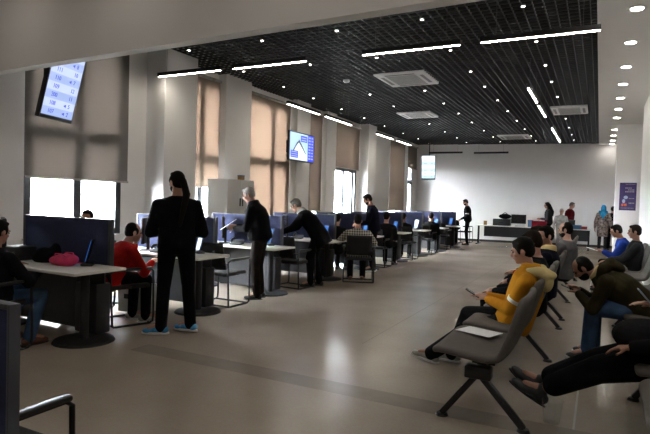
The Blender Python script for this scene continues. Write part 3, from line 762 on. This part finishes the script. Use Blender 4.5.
#PAPER
papers((-.79, 4.2, .528), 1.25, 2, 'white printed sheet lying on the empty second seat of the nearest bench', (.2, .29))
b = MB()
for k in range(7): b.box((-.075, -.11+k*.03, 0), (.06 if k % 3 else .02, -.102+k*.03, .0006))

# plastic cup on the floor
b = MB(); vs = []; n = 24
prof = [(.0, .004), (.05, .004), (.052, .01), (.07, .16), (.073, .165)]
for (q, z) in prof:
    for k in range(n): a = 2*PI*k/n; vs.append((q*math.cos(a), q*math.sin(a), z))
fs = [(i*n+k, i*n+(k+1)%n, (i+1)*n+(k+1)%n, (i+1)*n+k) for i in range(len(prof)-1) for k in range(n)]
b.add(vs, fs); o = b.build('plastic_cup', MT['clear'], None, smooth=True); o.location = (-.24, 4.02, 0); tag(o, 'clear plastic cup standing on the floor below the crossed feet', 'cup')

# ------------------------------------------------------------------ far tables
def far_table(name, label, x0, x1, y, d=.7):
    t = thing(name, label, 'table', ((x0+x1)/2, y, 0)); h = (x1-x0)/2
    b = MB(); b.box((-h, -d/2, .72), (h, d/2, .75)); b.build('tabletop', MT['white_top'], t, bevel=.004)
    b = MB(); b.box((-h+.25, .15, .3), (h-.1, .17, .7)); b.build('modesty_panel', MT['dark_panel'], t)
    for s_ in (-1, 1):
        b = MB(); b.box((s_*(h-.07)-.03, -.05, .02), (s_*(h-.07)+.03, .05, .72)); b.build('leg', MT['dark_metal'], t)
        b = MB(); b.box((s_*(h-.07)-.035, -d/2, 0), (s_*(h-.07)+.035, d/2, .03)); b.build('foot', MT['dark_metal'], t)
    return t
far_table('table', 'long table with dark panel by the far wall, monitor and boxes on top', -4.3, -2.1, 21.6)
far_table('table', 'small table by the far wall behind the man in grey', -1.15, -.25, 21.6)
far_table('table', 'small bare table beside the far standing man in a striped jacket', -5.5, -4.75, 20.5)
dup(mon0, (-2.75, 21.6, .75), rad(8), 'black computer monitor on the long table by the far wall')
t = thing('dark_case', 'dark storage case on the long far table beside the monitor', 'case', (-3.35, 21.6, .75))
b = MB(); b.box((-.32, -.2, 0), (.32, .2, .26)); b.build('case', MT['black'], t, bevel=.02)
b = MB(); b.box((-.1, -.215, .1), (.1, -.2, .14)); b.build('handle', MT['dark_metal'], t)
t = thing('black_backpack', 'black bag resting on the dark case on the long far table', 'bag', (-3.25, 21.6, 1.01))
b = MB(); b.ell((0, 0, .1), (.24, .14, .1)); b.build('bag_body', MT['c_black'], t, smooth=True)
b = MB(); b.tube([(-.1, 0, .18), (0, 0, .25), (.1, 0, .18)], .012); b.build('strap', MT['c_black'], t, smooth=True)
def smallbox(name, loc, s, m, label, cat='box'):
    t = thing(name, label, cat, loc); b = MB(); b.box((-s[0]/2, -s[1]/2, 0), (s[0]/2, s[1]/2, s[2])); b.build('carton', m, t, bevel=.008)
    b = MB(); b.box((-s[0]/2-.003, -s[1]/2-.003, s[2]*.8), (s[0]/2+.003, s[1]/2+.003, s[2]+.004)); b.build('lid', m, t, bevel=.004); return t
smallbox('blue_box', (-2.3, 21.45, .75), (.18, .2, .26), MT['book_blue'], 'upright blue box at the right end of the long far table')
smallbox('white_box', (-2.62, 21.38, .75), (.28, .15, .10), MT['paper'], 'flat white box in front of the monitor on the long far table')
smallbox('brown_box', (-3.98, 21.6, .75), (.12, .1, .16), MT['brown_box'], 'small brown box at the left end of the long far table')
smallbox('blue_box', (-.72, 21.5, .75), (.3, .2, .14), MT['book_blue'], 'blue box on the small far table behind the man in grey')
smallbox('red_box', (-.48, 21.5, .75), (.2, .2, .1), MT['book_red'], 'red box on the small far table behind the man in grey')
smallbox('black_case', (-.9, 21.65, .75), (.22, .2, .32), MT['black'], 'upright black case on the small far table', 'case')
smallbox('maroon_chair_back', (-1.95, 20.9, 0), (.5, .08, 1.0), MT['c_maroon'], 'tall dark maroon panel standing in front of the dark-haired woman', 'panel')

first = None  # unseen downlights added to brighten the beam face and the near floor
for x in (-6.0, -4.2, -2.4, -1.0):
    for y in (.2, 3.15):
        lb = 'unseen round white downlight added in the white ceiling in front of the beam'
        if first is None:
            t = thing('downlight', lb, 'lamp', (x, y, ZW-.006), 0, 'added downlights before the beam'); first = t  # added unseen downlight, shares its name with the real ones
            b = MB(); b.cyl((0, 0, 0), (0, 0, .01), .11, .11, 24); b.build('ring', MT['lampwhite'], t, smooth=True)
            b = MB(); b.cyl((0, 0, -.002), (0, 0, .002), .08, .08, 24); b.build('bulb', MT['down_added'], t)
        else: dup(first, (x, y, ZW-.006), 0, lb)
# ------------------------------------------------------------------ people
def ik(a, t, l1, l2, pole):
    a = V(a); t = V(t); d = t-a; L = min(d.length, (l1+l2)*.995); d.normalize()
    t = a + d*L; x = (l1*l1 - l2*l2 + L*L)/(2*L); h = math.sqrt(max(0, l1*l1-x*x))
    p = V(pole); p = (p - d*p.dot(d)); p.normalize()
    return a + d*x + p*h, t
def frame(fw, up):
    fw = V(fw).normalized(); rt = fw.cross(V(up)).normalized(); up = rt.cross(fw)
    return rt, fw, up
def ring(c, ax, ay, wx, wy, n=20, sq=2.4):
    out = []
    for k in range(n):
        t = 2*PI*k/n; ct, st = math.cos(t), math.sin(t)
        out.append(c + ax*wx*math.copysign(abs(ct)**(2/sq), ct) + ay*wy*math.copysign(abs(st)**(2/sq), st))
    return out
def part_mesh(b, name, m, parent, vox, it=3, label=None):
    o = b.build(name, m, parent); remesh(o, vox, it)
    if label: o['label'] = label
    return o
def person(label, loc, face, top, legs, shoes, hair='hair_black', skin='skin', sit=False, scale=1.0, pelvis=None, lean=None, side=0., head=(0, 0), hands=None, feet=None, toes=None,
           kpole=None, epole=None, vox=.012, hairkind='short', beard=False, sole=None, collar=None, hood=None, fat=1.0, curl=.6, handdir=None, female=False, hem=.0, skirt=False, ankle_bare=False,
           zip_=None, stripe=None, curve=0., neckfwd=.02, bag=None, group=None, sleeve=None, sock=None, legfat=None, lap=False):
    legfat = legfat or fat
    fx, fy = face; rz = math.atan2(-fx, fy)
    t = thing('person', label, 'person', (loc[0], loc[1], loc[2] if len(loc) > 2 else 0), rz, group); t.scale = (scale,)*3
    if pelvis is None: pelvis = (0, 0, .50) if sit else (0, 0, .94)
    if lean is None: lean = -12 if sit else 3
    P = V(pelvis); la = rad(lean); sd = rad(side)
    upS = V((math.sin(sd), math.sin(la)*math.cos(sd), math.cos(la)*math.cos(sd))); rt = V((1, 0, 0)); rt = (rt - upS*rt.dot(upS)).normalized(); fwS = upS.cross(rt)
    SL = .50
    neck = P + upS*SL
    if curve: neck = neck + fwS*curve
    def spine(q):   # pelvis->neck with a slight bend
        return P + upS*SL*q + fwS*(curve*q*q)
    ub = (spine(1)-spine(.8)).normalized(); rb, fb, ub = rt, ub.cross(rt)*1.0, ub
    shw = (.165 if female else .185)*fat**.5
    sh = {s_: spine(.80) + rb*shw*s_ - ub*.0 + fb*.0 for s_ in (-1, 1)}
    hp = {s_: P + rt*.09*s_ for s_ in (-1, 1)}
    if hands is None: hands = {-1: P + V((-.27, .05, -.12)), 1: P + V((.27, .05, -.12))} if not sit else {-1: (-.12, .36, .62), 1: (.12, .36, .62)}
    if feet is None: feet = {-1: (-.11, .42, .09), 1: (.11, .42, .09)} if sit else {-1: (-.1, .0, .09), 1: (.1, .0, .09)}
    if toes is None: toes = {-1: (-.2, 1, 0), 1: (.2, 1, 0)}
    epole = epole or {-1: (-.5, -.7, -.4), 1: (.5, -.7, -.4)}
    kpole = kpole or {-1: (-.08, 1, .35), 1: (.08, 1, .35)}
    el, wr, kn, an = {}, {}, {}, {}
    for s_ in (-1, 1):
        el[s_], wr[s_] = ik(sh[s_], hands[s_], .29, .255, epole[s_])
        kn[s_], an[s_] = ik(hp[s_], feet[s_], .43, .42, kpole[s_])
    # head frame
    pitch_, yaw_ = rad(head[0]), rad(head[1])
    hf = V((math.sin(yaw_)*math.cos(pitch_), math.cos(yaw_)*math.cos(pitch_), -math.sin(pitch_)))
    hr, hf, hu = frame(hf, (0, 0, 1)); HR = M((hr, hf, hu)).transposed()
    hc = neck + (ub*.6 + V((0, 0, .4)))*.065 + fb*neckfwd + hu*.078 + hf*.02
    HS = .94
    HR = HR*HS
    def H(x, y, z): return hc + (hr*x + hf*y + hu*z)*HS
    # ---------------- body: one continuous surface
    b = MB(); F = fat
    b.loft([ring(spine(q), rt, fwS, w_*F*.88, d_*F*.88) for q, w_, d_ in ((-.12, .13, .10), (.0, .165, .115), (.3, .145, .10), (.6, .165, .115), (.85, .175, .10), (.95, .10, .07), (1.02, .058, .058))])
    for s_ in (-1, 1):
        b.cap(sh[s_], el[s_], .048, .038); b.cap(el[s_], wr[s_], .037, .026); b.cap(sh[s_], spine(.85), .055, .07)
        b.cap(hp[s_], kn[s_], .078, .052); b.cap(kn[s_], an[s_], .05, .035)
        td = V(toes[s_]).normalized(); b.cap(an[s_], an[s_] + td*.12 - V((0, 0, .04)), .036, .03)
        # hand
        hd = V(handdir[s_]).normalized() if handdir else (wr[s_]-el[s_]).normalized()
        nn = V((-s_*.8, 0, -.5)) if not sit else V((0, .0, -1)); nn = nn - hd*nn.dot(hd)
        if nn.length < .05: nn = V((0, -1, 0)) - hd*(-hd.y)
        nn.normalize(); sx = hd.cross(nn).normalized()*s_
        # palm
        p0 = wr[s_] - hd*.005; p1 = wr[s_] + hd*.085
        b.loft([ring(p0, sx, nn, .026, .02, 12), ring(p0 + hd*.035, sx, nn, .037, .017, 12), ring(p1, sx, nn, .040, .014, 12)])
        for k in range(4):
            off = (-.0305 + .0203*k); ln = (.030, .034, .033, .025)[k] if s_ > 0 else (.025, .033, .034, .030)[k]
            q0 = wr[s_] + hd*.075 + sx*off; a_ = curl*.45; pts = [q0]
            dirn = hd.copy()
            for j in range(3):
                dirn = (hd*math.cos(a_*(j+1)) + nn*math.sin(a_*(j+1))); pts.append(pts[-1] + dirn*ln*(1.25, .85, .7)[j])
            for j in range(3): b.cap(pts[j], pts[j+1], .0088-.0008*j, .0080-.0008*j, 8, 2)
        th = wr[s_] + hd*.025 + sx*(-.03)*(1 if True else -1); td1 = (hd*.65 - sx*.55 + nn*.45).normalized(); td2 = (hd*.9 - sx*.1 + nn*.4).normalized()
        b.cap(th, th + td1*.04, .0125, .0105, 8, 2); b.cap(th + td1*.04, th + td1*.04 + td2*.032, .0105, .009, 8, 2)
    b.cap(neck - ub*.06, H(0, -.015, -.045), .056*F**.3, .052)
    b.ell(H(0, -.008, .025), (.074, .094, .098), HR); b.ell(H(0, .022, -.045), (.057, .068, .072), HR); b.ell(H(0, .062, -.092), (.026, .022, .02), HR)
    b.cap(H(0, .088, .012), H(0, .104, -.022), .010, .0145, 8); b.ell(H(0, .083, .03), (.05, .014, .012), HR)
    b.ell(H(0, .084, -.055), (.024, .012, .012), HR)
    for s_ in (-1, 1):
        b.ell(H(.076*s_, -.01, -.008), (.011, .02, .032), HR); b.ell(H(.038*s_, .06, -.02), (.022, .022, .02), HR)
    body = part_mesh(b, 'body', MT[skin], t, min(vox, .009), 2)
    for s_ in (-1, 1):
        b = MB(); b.ell(H(.031*s_, .079, .008), (.013, .010, .008), HR, 10, 8); b.build('eye', MT['eye'], t, smooth=True)
        b = MB(); b.cap(H(.016*s_, .094, .029), H(.047*s_, .082, .030), .005, .004, 8, 2); b.build('eyebrow', MT[hair if hair != 'hair_grey' else 'hair_salt'], t, smooth=True)
    b = MB(); b.ell(H(0, .093, -.052), (.022, .007, .0055), HR, 10, 8); b.build('mouth', MT['lip'], t, smooth=True)
    # ---------------- hair
    b = MB()
    if hairkind == 'bald':
        b.ell(H(0, -.035, .0), (.079, .075, .07), HR); b.ell(H(0, -.06, .03), (.062, .05, .055), HR)
    elif hairkind == 'receding':
        b.ell(H(0, -.034, .040), (.079, .082, .088), HR); b.ell(H(0, -.045, -.0), (.077, .070, .075), HR)
        for s_ in (-1, 1): b.ell(H(.070*s_, .015, .015), (.012, .025, .045), HR)
    else:
        b.ell(H(0, -.022, .040), (.081, .096, .094), HR); b.ell(H(0, -.045, -.0), (.075, .068, .075), HR)
        b.ell(H(0, .035, .098), (.055, .045, .025), HR)
        for s_ in (-1, 1): b.ell(H(.068*s_, .02, .02), (.012, .022, .045), HR)
    if hairkind == 'pony':
        b.ell(H(0, -.105, .03), (.04, .04, .05), HR); b.cap(H(.01, -.125, .01), H(.02, -.17, -.14), .034, .038); b.cap(H(.02, -.17, -.14), neck - ub*.30 - fb*.175 + rb*.02, .040, .020)
    if hairkind == 'long':
        b.cap(H(0, -.07, .0), neck - ub*.10 - fb*.13, .075, .065); b.cap(neck - ub*.10 - fb*.13, neck - ub*.22 - fb*.135, .065, .04)
        for s_ in (-1, 1): b.cap(H(.065*s_, -.02, .02), H(.075*s_, -.03, -.15), .028, .026)
    if hairkind == 'thick': b.ell(H(0, -.02, .055), (.085, .100, .088), HR); b.ell(H(0, -.06, .01), (.078, .06, .08), HR)
    if hairkind != 'none': part_mesh(b, 'hair', MT[hair], t, min(vox, .010), 2)
    if beard:
        b = MB(); b.ell(H(0, .022, -.060), (.061, .072, .058), HR); b.ell(H(0, .085, -.040), (.026, .012, .006), HR); part_mesh(b, 'beard', MT[hair], t, min(vox, .010), 2)
    # ---------------- top
    b = MB(); hz = -.10-hem
    b.loft([ring(spine(q), rt, fwS, w_*F, d_*F) for q, w_, d_ in ((hz, .185, .145), (.02, .188, .148), (.3, .172, .135), (.6, .188, .140), (.80, .188, .125), (.89, .145, .100), (.96, .095, .082), (1.0, .078, .074))])
    for s_ in (-1, 1):
        b.cap(sh[s_], el[s_], .068*F**.5, .056*F**.5); b.cap(el[s_], wr[s_] - (wr[s_]-el[s_]).normalized()*.02, .057, .042); b.cap(sh[s_]*.9 + spine(.9)*.1, spine(.87), .064, .075)
    if lap: b.ell(P + V((0, .14, .10)), (.21*F, .20, .11))
    tp = part_mesh(b, 'jacket', MT[top], t, vox, 3)
    if collar:
        b = MB(); n_ = 20
        b.loft([ring(neck - ub*.055, rb, fb, .105, .095), ring(neck + ub*.02, rb, fb, .082, .084), ring(neck + ub*.045, rb, fb, .070, .074)]); part_mesh(b, 'collar', MT[collar], t, vox, 2)
    if hood:
        b = MB(); b.ell(neck - ub*.035 - fb*.115, (.15, .075, .06), M((rb, fb, ub)).transposed()); b.ell(neck - ub*.10 - fb*.155, (.115, .05, .085), M((rb, fb, ub)).transposed()); b.ell(neck - ub*.03 - fb*.17, (.11, .05, .035), M((rb, fb, ub)).transposed())
        for s_ in (-1, 1): b.cap(neck - ub*.01 - fb*.08 + rb*.11*s_, neck - ub*.05 + fb*.09 + rb*.055*s_, .05, .026)
        part_mesh(b, 'hood', MT[hood], t, vox, 3)
    if stripe:
        for s_ in (-1, 1):
            b = MB(); d = (el[s_]-sh[s_]); b.cyl(sh[s_]+d*.62, sh[s_]+d*.72, .066*F**.5, .064*F**.5, 20)
            b.build('sleeve_band', MT[stripe], t, smooth=True)
    if sleeve:
        for s_ in (-1, 1):
            b = MB(); d = wr[s_]-el[s_]; d2 = el[s_]-sh[s_]; n_ = V((0, 0, -1)); 
            b.cap(sh[s_]+d2*.72+n_*.022, el[s_]+n_*.018, .045, .045); b.cap(el[s_]+n_*.018, wr[s_]-d*.05+n_*.014, .046, .032)
            part_mesh(b, 'sleeve_panel', MT[sleeve], t, vox, 2)
    # ---------------- trousers
    b = MB()
    b.loft([ring(spine(q), rt, fwS, w_*F, d_*F) for q, w_, d_ in ((-.20, .10, .09), (-.10, .165, .128), (.05, .172, .132), (.22, .155, .12))])
    for s_ in (-1, 1):
        b.cap(hp[s_], kn[s_], .092*legfat**.5, .068*legfat**.5); ae = an[s_] + (kn[s_]-an[s_]).normalized()*(.10 if ankle_bare else -.015)
        b.cap(kn[s_], ae, .066*legfat**.5, .056*legfat**.5)
    if skirt: b.loft([ring(spine(.1), rt, fwS, .17, .13), ring(P - V((0, 0, .3)), rt, fwS, .20, .16), ring(P - V((0, 0, .62)), rt, fwS, .22, .19)])
    part_mesh(b, 'trousers', MT[legs], t, vox, 3)
    # ---------------- shoes
    for s_ in (-1, 1):
        td = V(toes[s_]).normalized(); sr = td.cross(V((0, 0, 1)))
        if sr.length < .1: sr = V((1, 0, 0))
        sr.normalize(); su = sr.cross(td); R = M((sr, td, su)).transposed(); A = an[s_]
        def S(x, y, z): return A + sr*x + td*y + su*z
        b = MB(); b.ell(S(0, -.035, -.045), (.040, .048, .043), R); b.cap(S(0, .0, -.015), S(0, -.005, .01), .043, .043); b.cap(S(0, .02, -.035), S(0, .10, -.055), .046, .038); b.ell(S(0, .125, -.06), (.046, .07, .030), R)
        o = part_mesh(b, 'shoe', MT[shoes], t, min(vox, .009), 2)
        b = MB(); pts = []
        for k in range(20):
            q = 2*PI*k/20; yy = .055+.145*math.sin(q); pts.append((.047*math.cos(q)*(1.0 if yy > .05 else .85), yy))
        b.prism(pts, lambda a, c, q: S(a, c, q), -.09, -.068 if sole else -.08); b.build('sole', MT[sole] if sole else MT['shoe_black'], o, smooth=False, bevel=.004)
    return t, dict(wr=wr, el=el, kn=kn, an=an, neck=neck, hc=hc, hf=hf, P=P)
def on_person(t, p):
    return t.matrix_basis @ V(p)
def held(t, p, name, size, m, label, cat, rz=0., tilt=0., screen=None, group=None):
    bpy.context.view_layer.update()
    w_ = t.matrix_world @ V(p); th = thing(name, label, cat, w_, t.rotation_euler.z + rz, group)
    th.rotation_euler.x = tilt
    b = MB(); b.box((-size[0]/2, -size[1]/2, -size[2]/2), (size[0]/2, size[1]/2, size[2]/2)); b.build('phone_body' if screen else 'sheet', m, th, bevel=min(size)*.3)
    if screen:
        b = MB(); b.box((-size[0]*.46, -size[1]*.46, size[2]/2), (size[0]*.46, size[1]*.46, size[2]/2+.0006)); b.build('screen', screen, th)
    return th

# --- standing at the desks
t, J = person('standing person in black with long dark ponytail and blue trainers, seen from behind', (-4.06, 4.42), (-.70, .70), 'c_black', 'c_black', 'shoe_blue', hairkind='pony', sole='sole', beard=True,
       hands={-1: (-.15, .24, 1.04), 1: (.15, .24, 1.04)}, feet={-1: (-.14, .02, .09), 1: (.16, .08, .09)}, toes={-1: (-.95, .3, 0), 1: (-.8, .6, 0)}, head=(4, -28), fat=1.04, legfat=1.2, scale=1.045, epole={-1: (-.45, -.5, -.7), 1: (.45, -.5, -.7)}, vox=.011)
t, J = person('grey-haired man in a black jacket standing and reading a paper over the third desk', (-4.52, 6.70), (-.9, -.3), 'c_black', 'c_brown', 'shoe_black', hair='hair_grey', skin='skin_pale', lean=8, head=(24, -6), curve=.04,
       hands={-1: (-.08, .38, 1.05), 1: (.10, .40, 1.07)}, fat=1.2, collar='c_black', epole={-1: (-.3, -.2, -1), 1: (.3, -.2, -1)})
held(t, (.0, .50, 1.10), 'paper_sheet', (.20, .29, .002), MT['paper'], 'white paper held by the standing grey-haired man', 'paper', .3, rad(-35))
t, J = person('man in a black coat bending over the fourth desk', (-4.42, 8.22), (-.93, -.3), 'c_black', 'c_black', 'shoe_black', hair='hair_salt', skin='skin_pale', lean=34, head=(30, 10), curve=.05, hem=.35, fat=1.08,
       hands={-1: (-.18, .58, .92), 1: (.14, .58, .92)}, pelvis=(0, -.08, .92), feet={-1: (-.1, .02, .09), 1: (.1, -.1, .09)}, epole={-1: (-.6, .1, -1), 1: (.6, -.2, -1)}, collar='c_lgrey')
t, J = person('man in a dark navy top standing with head bowed by the fifth desk', (-4.36, 10.86), (-.93, -.25), 'c_navy', 'c_black', 'shoe_black', hair='hair_brown', skin='skin', beard=True, head=(30, -5), lean=5, curve=.03,
       hands={-1: (-.12, .34, 1.02), 1: (.12, .36, 1.02)}, sole='sole', hem=.05)
t, J = person('far standing man in a black tracksuit top with white shoulder stripes', (-4.4, 20.36), (-.95, -.2), 'c_black', 'c_black', 'shoe_black', hair='hair_brown', skin='skin', beard=True, head=(22, 0), lean=4,
       hands={-1: (-.16, .25, .95), 1: (.16, .25, .95)}, vox=.016, stripe='c_white', scale=1.02)
# --- seated at the desks
t, J = person('seated man in a dark jumper and jeans at the far left edge', (-5.08, 3.05), (-.15, 1), 'c_black2', 'c_jeans', 'shoe_brown', hair='hair_black', sit=True, lean=2, head=(12, 0), hands={-1: (-.2, .38, .74), 1: (.16, .38, .70)}, pelvis=(0, 0, .47),
       feet={-1: (-.12, .30, .09), 1: (.2, .25, .09)}, fat=1.08)
t, J = person('seated man in a red jacket with shaved head resting chin on hand', (-5.02, 4.32), (.18, 1), 'c_red', 'c_black', 'shoe_grey', hair='hair_black', hairkind='receding', sit=True, lean=20, head=(10, 12), curve=.10,
       hands={-1: (-.05, .40, .90), 1: (.16, .50, .70)}, feet={-1: (-.02, .36, .09), 1: (.22, .38, .09)}, toes={-1: (.5, .85, 0), 1: (.6, .8, 0)}, sole='sole', fat=1.08)
t, J = person('operator with short dark hair behind the first divider, only the head showing', (-5.82, 4.72), (.5, -.86), 'c_black', 'c_black', 'shoe_black', sit=True, pelvis=(0, 0, .535), lean=2, vox=.016)
t, J = person('seated operator with dark hair and bowed head behind the grey-haired man', (-5.65, 7.86), (.9, -.45), 'c_black', 'c_black', 'shoe_black', sit=True, lean=6, head=(18, 0), vox=.016, skin='skin_pale')
t, J = person('man in a black and white checked shirt seated with his back turned', (-4.04, 9.25), (-.42, .9), 'c_plaid', 'c_black', 'shoe_brown', hair='hair_black', hairkind='thick', sit=True, lean=4, head=(6, 0), fat=1.12,
       hands={-1: (-.25, .42, .80), 1: (.22, .42, .80)}, feet={-1: (-.12, .22, .09), 1: (.12, .26, .09)})
for (x, y, z_, lb) in ((-4.95, 10.2, 0, 'dark-haired operator behind the fourth divider, half hidden by the checked shirt'), (-4.46, 11.86, .04, 'seated visitor in dark clothes just beyond the navy-topped standing man'),
                   (-4.75, 13.9, 0, 'dark head showing over the sixth divider'), (-4.5, 15.75, 0, 'dark head showing over the seventh divider'),
                   (-5.3, 19.6, 0, 'left one of two dark-haired people seated at the end of the desk row'), (-4.85, 19.75, 0, 'right one of two dark-haired people seated at the end of the desk row')):
    person(lb, (x, y), (-.1, 1), 'c_black2', 'c_black', 'shoe_black', sit=True, lean=0, head=(8, 0), vox=.02, pelvis=(0, 0, .48+z_))
# --- benches, middle row
t, J = person('man in a mustard yellow jacket with cream hood slouching on the nearest bench', (-.57, 4.95), (-1, .0), 'c_yellow', 'c_black', 'shoe_grey', hair='hair_black', sit=True, lean=-25, curve=.09, head=(14, 0), neckfwd=.045,
       pelvis=(0, .07, .50), hands={-1: (-.03, .30, .68), 1: (.07, .32, .69)}, feet={-1: (.0, .80, .10), 1: (.16, .64, .09)}, toes={-1: (-.05, .95, .22), 1: (.15, .95, .0)}, hood='c_cream', collar='c_yellow', stripe='c_white', sleeve='c_black', sole='sole', vox=.009,
       hairkind='thick', fat=1.12, legfat=1.5, epole={-1: (-.5, -.7, -.6), 1: (.5, -.7, -.6)}, kpole={-1: (0, .6, 1), 1: (.05, .6, 1)}, scale=.98)
held(t, (.02, .44, .71), 'mobile_phone', (.075, .15, .009), MT['phone'], 'dark phone in the hands of the yellow-jacketed man', 'phone', .1, rad(30), MT['phone'])
t, J = person('dark-haired person in black seated right behind the yellow-jacketed man', (-.58, 5.82), (-1, .0), 'c_black', 'c_black', 'shoe_black', hair='hair_brown', sit=True, lean=-4, head=(18, 0), hairkind='thick', vox=.012)
t, J = person('man in a navy jacket looking towards the camera side on the second bench', (-.56, 6.7), (-1, .0), 'c_navy', 'c_navy', 'shoe_black', hair='hair_black', sit=True, lean=-6, pelvis=(0, 0, .53), head=(10, -38), collar='c_cream', fat=1.1, vox=.011)
t, J = person('person in a red top leaning forward between the far seated men', (-.62, 7.62), (-1, 0), 'c_red', 'c_black', 'shoe_black', hair='hair_brown', sit=True, lean=6, head=(10, 0), vox=.014)
t, J = person('balding bearded man in a grey jacket seated on the second bench', (-.46, 8.55), (-.93, .3), 'c_grey', 'c_black', 'shoe_black', hair='hair_black', hairkind='receding', beard=True, sit=True, lean=-8, head=(6, -10), skin='skin_pale', pelvis=(0, 0, .54), vox=.012, fat=1.1)
# --- benches, right row
t, J = person('bearded man in an olive jacket and jeans hunched over his phone', (.46, 6.0), (-1, .03), 'c_olive', 'c_jeans', 'shoe_black', hair='hair_black', hairkind='receding', beard=True, sit=True, lean=43, curve=.09, head=(42, 0), neckfwd=.06, pelvis=(0, .04, .53), legfat=1.35,
       hands={-1: (-.02, .61, .63), 1: (.08, .61, .65)}, feet={-1: (-.10, .50, .09), 1: (.12, .46, .09)}, hood='c_olive', collar='c_cream', sole='sole', fat=1.15, vox=.010, epole={-1: (-.6, -.3, -.8), 1: (.6, -.3, -.8)}, scale=1.02)
held(t, (.02, .70, .67), 'mobile_phone', (.075, .15, .009), MT['phone'], 'dark phone held low by the olive-jacketed man', 'phone', 0, rad(20), MT['phone'])
t, J = person('sitter in black at the right edge with crossed outstretched legs and dark slip-on shoes', (.56, 4.15), (-1, .04), 'c_black2', 'c_black', 'shoe_char', hair='hair_black', sit=True, lean=-16, pelvis=(0, .10, .53), hands={-1: (-.24, .32, .60), 1: (.08, .18, .82)},
       feet={-1: (.0, .86, .16), 1: (.06, .89, .20)}, toes={-1: (-.05, .85, .5), 1: (.05, .80, .6)}, ankle_bare=True, fat=1.22, legfat=1.9, lap=True, vox=.009, kpole={-1: (0, .2, 1), 1: (0, .2, 1)}, handdir={-1: (.2, 1, -.2), 1: (.0, 1, .2)}, scale=1.04, epole={-1: (-.5, -.7, -.3), 1: (.5, -.7, -.3)})
held(t, (.07, .25, .87), 'mobile_phone', (.075, .15, .009), MT['phone_case'], 'pale phone in the lap of the sitter at the right edge', 'phone', .1, rad(50), MT['phone_case'])
t, J = person('man in a bright blue jacket reading on the far bench by the pillar', (.50, 11.15), (-1, 0), 'c_blue', 'c_black', 'shoe_black', hair='hair_black', sit=True, lean=16, head=(22, 0), hands={-1: (-.1, .42, .72), 1: (.1, .42, .72)}, vox=.014)
held(t, (0, .55, .74), 'paper_sheet', (.21, .3, .004), MT['paper'], 'white papers held by the man in the bright blue jacket', 'paper', 0, rad(15))
t, J = person('seated person in dark clothes beside the man in bright blue', (.50, 10.25), (-1, 0), 'c_char', 'c_lgrey', 'shoe_black', hair='hair_brown', sit=True, lean=-8, head=(6, 0), vox=.014)
# --- standing at the far wall
t, J = person('long-haired woman in dark grey standing by the far wall', (-1.66, 21.3), (-1, -.1), 'c_char', 'c_black', 'shoe_black', hair='hair_black', hairkind='long', female=True, hands={-1: (-.12, .28, 1.08), 1: (.12, .28, 1.08)}, head=(6, 0), vox=.016)
t, J = person('grey-haired man in a maroon jumper standing by the far wall', (-1.02, 22.2), (.9, -.35), 'c_maroon', 'c_black', 'shoe_black', hair='hair_salt', skin='skin_pale', head=(18, 0), vox=.016, fat=1.1, scale=1.02)
t, J = person('person in pale grey between the dark-haired woman and the maroon jumper', (-1.22, 20.8), (.3, -.9), 'c_lgrey', 'c_lgrey', 'shoe_black', hair='hair_grey', skin='skin_pale', head=(5, 0), vox=.016, scale=.87)
t, J = person('woman in a patterned coat with a bright blue headscarf facing the far wall', (.12, 21.9), (.1, 1), 'c_pattern', 'c_char', 'shoe_black', hair='c_cyan', hairkind='long', female=True, hem=.75, vox=.016, scale=.98, hood='c_cyan')
t, J = person('person in black partly hidden beside the patterned coat', (.42, 22.2), (.1, 1), 'c_black', 'c_black', 'shoe_black', hair='hair_black', vox=.018, scale=.95)
# ------------------------------------------------------------------ light
w = bpy.data.worlds.new('sky'); scn.world = w; w.use_nodes = True
bg = w.node_tree.nodes['Background']; bg.inputs['Color'].default_value = (.88, .94, 1, 1); bg.inputs['Strength'].default_value = 72.0
scn.view_settings.view_transform = 'Standard'; scn.view_settings.look = 'None'; scn.view_settings.gamma = 1; scn.view_settings.exposure = 1.62
scn.view_settings.use_curve_mapping = False
scn.cycles.use_denoising = True
scn.cycles.max_bounces = 8; scn.cycles.diffuse_bounces = 4; scn.cycles.transparent_max_bounces = 8
scn.cycles.sample_clamp_indirect = 6.0
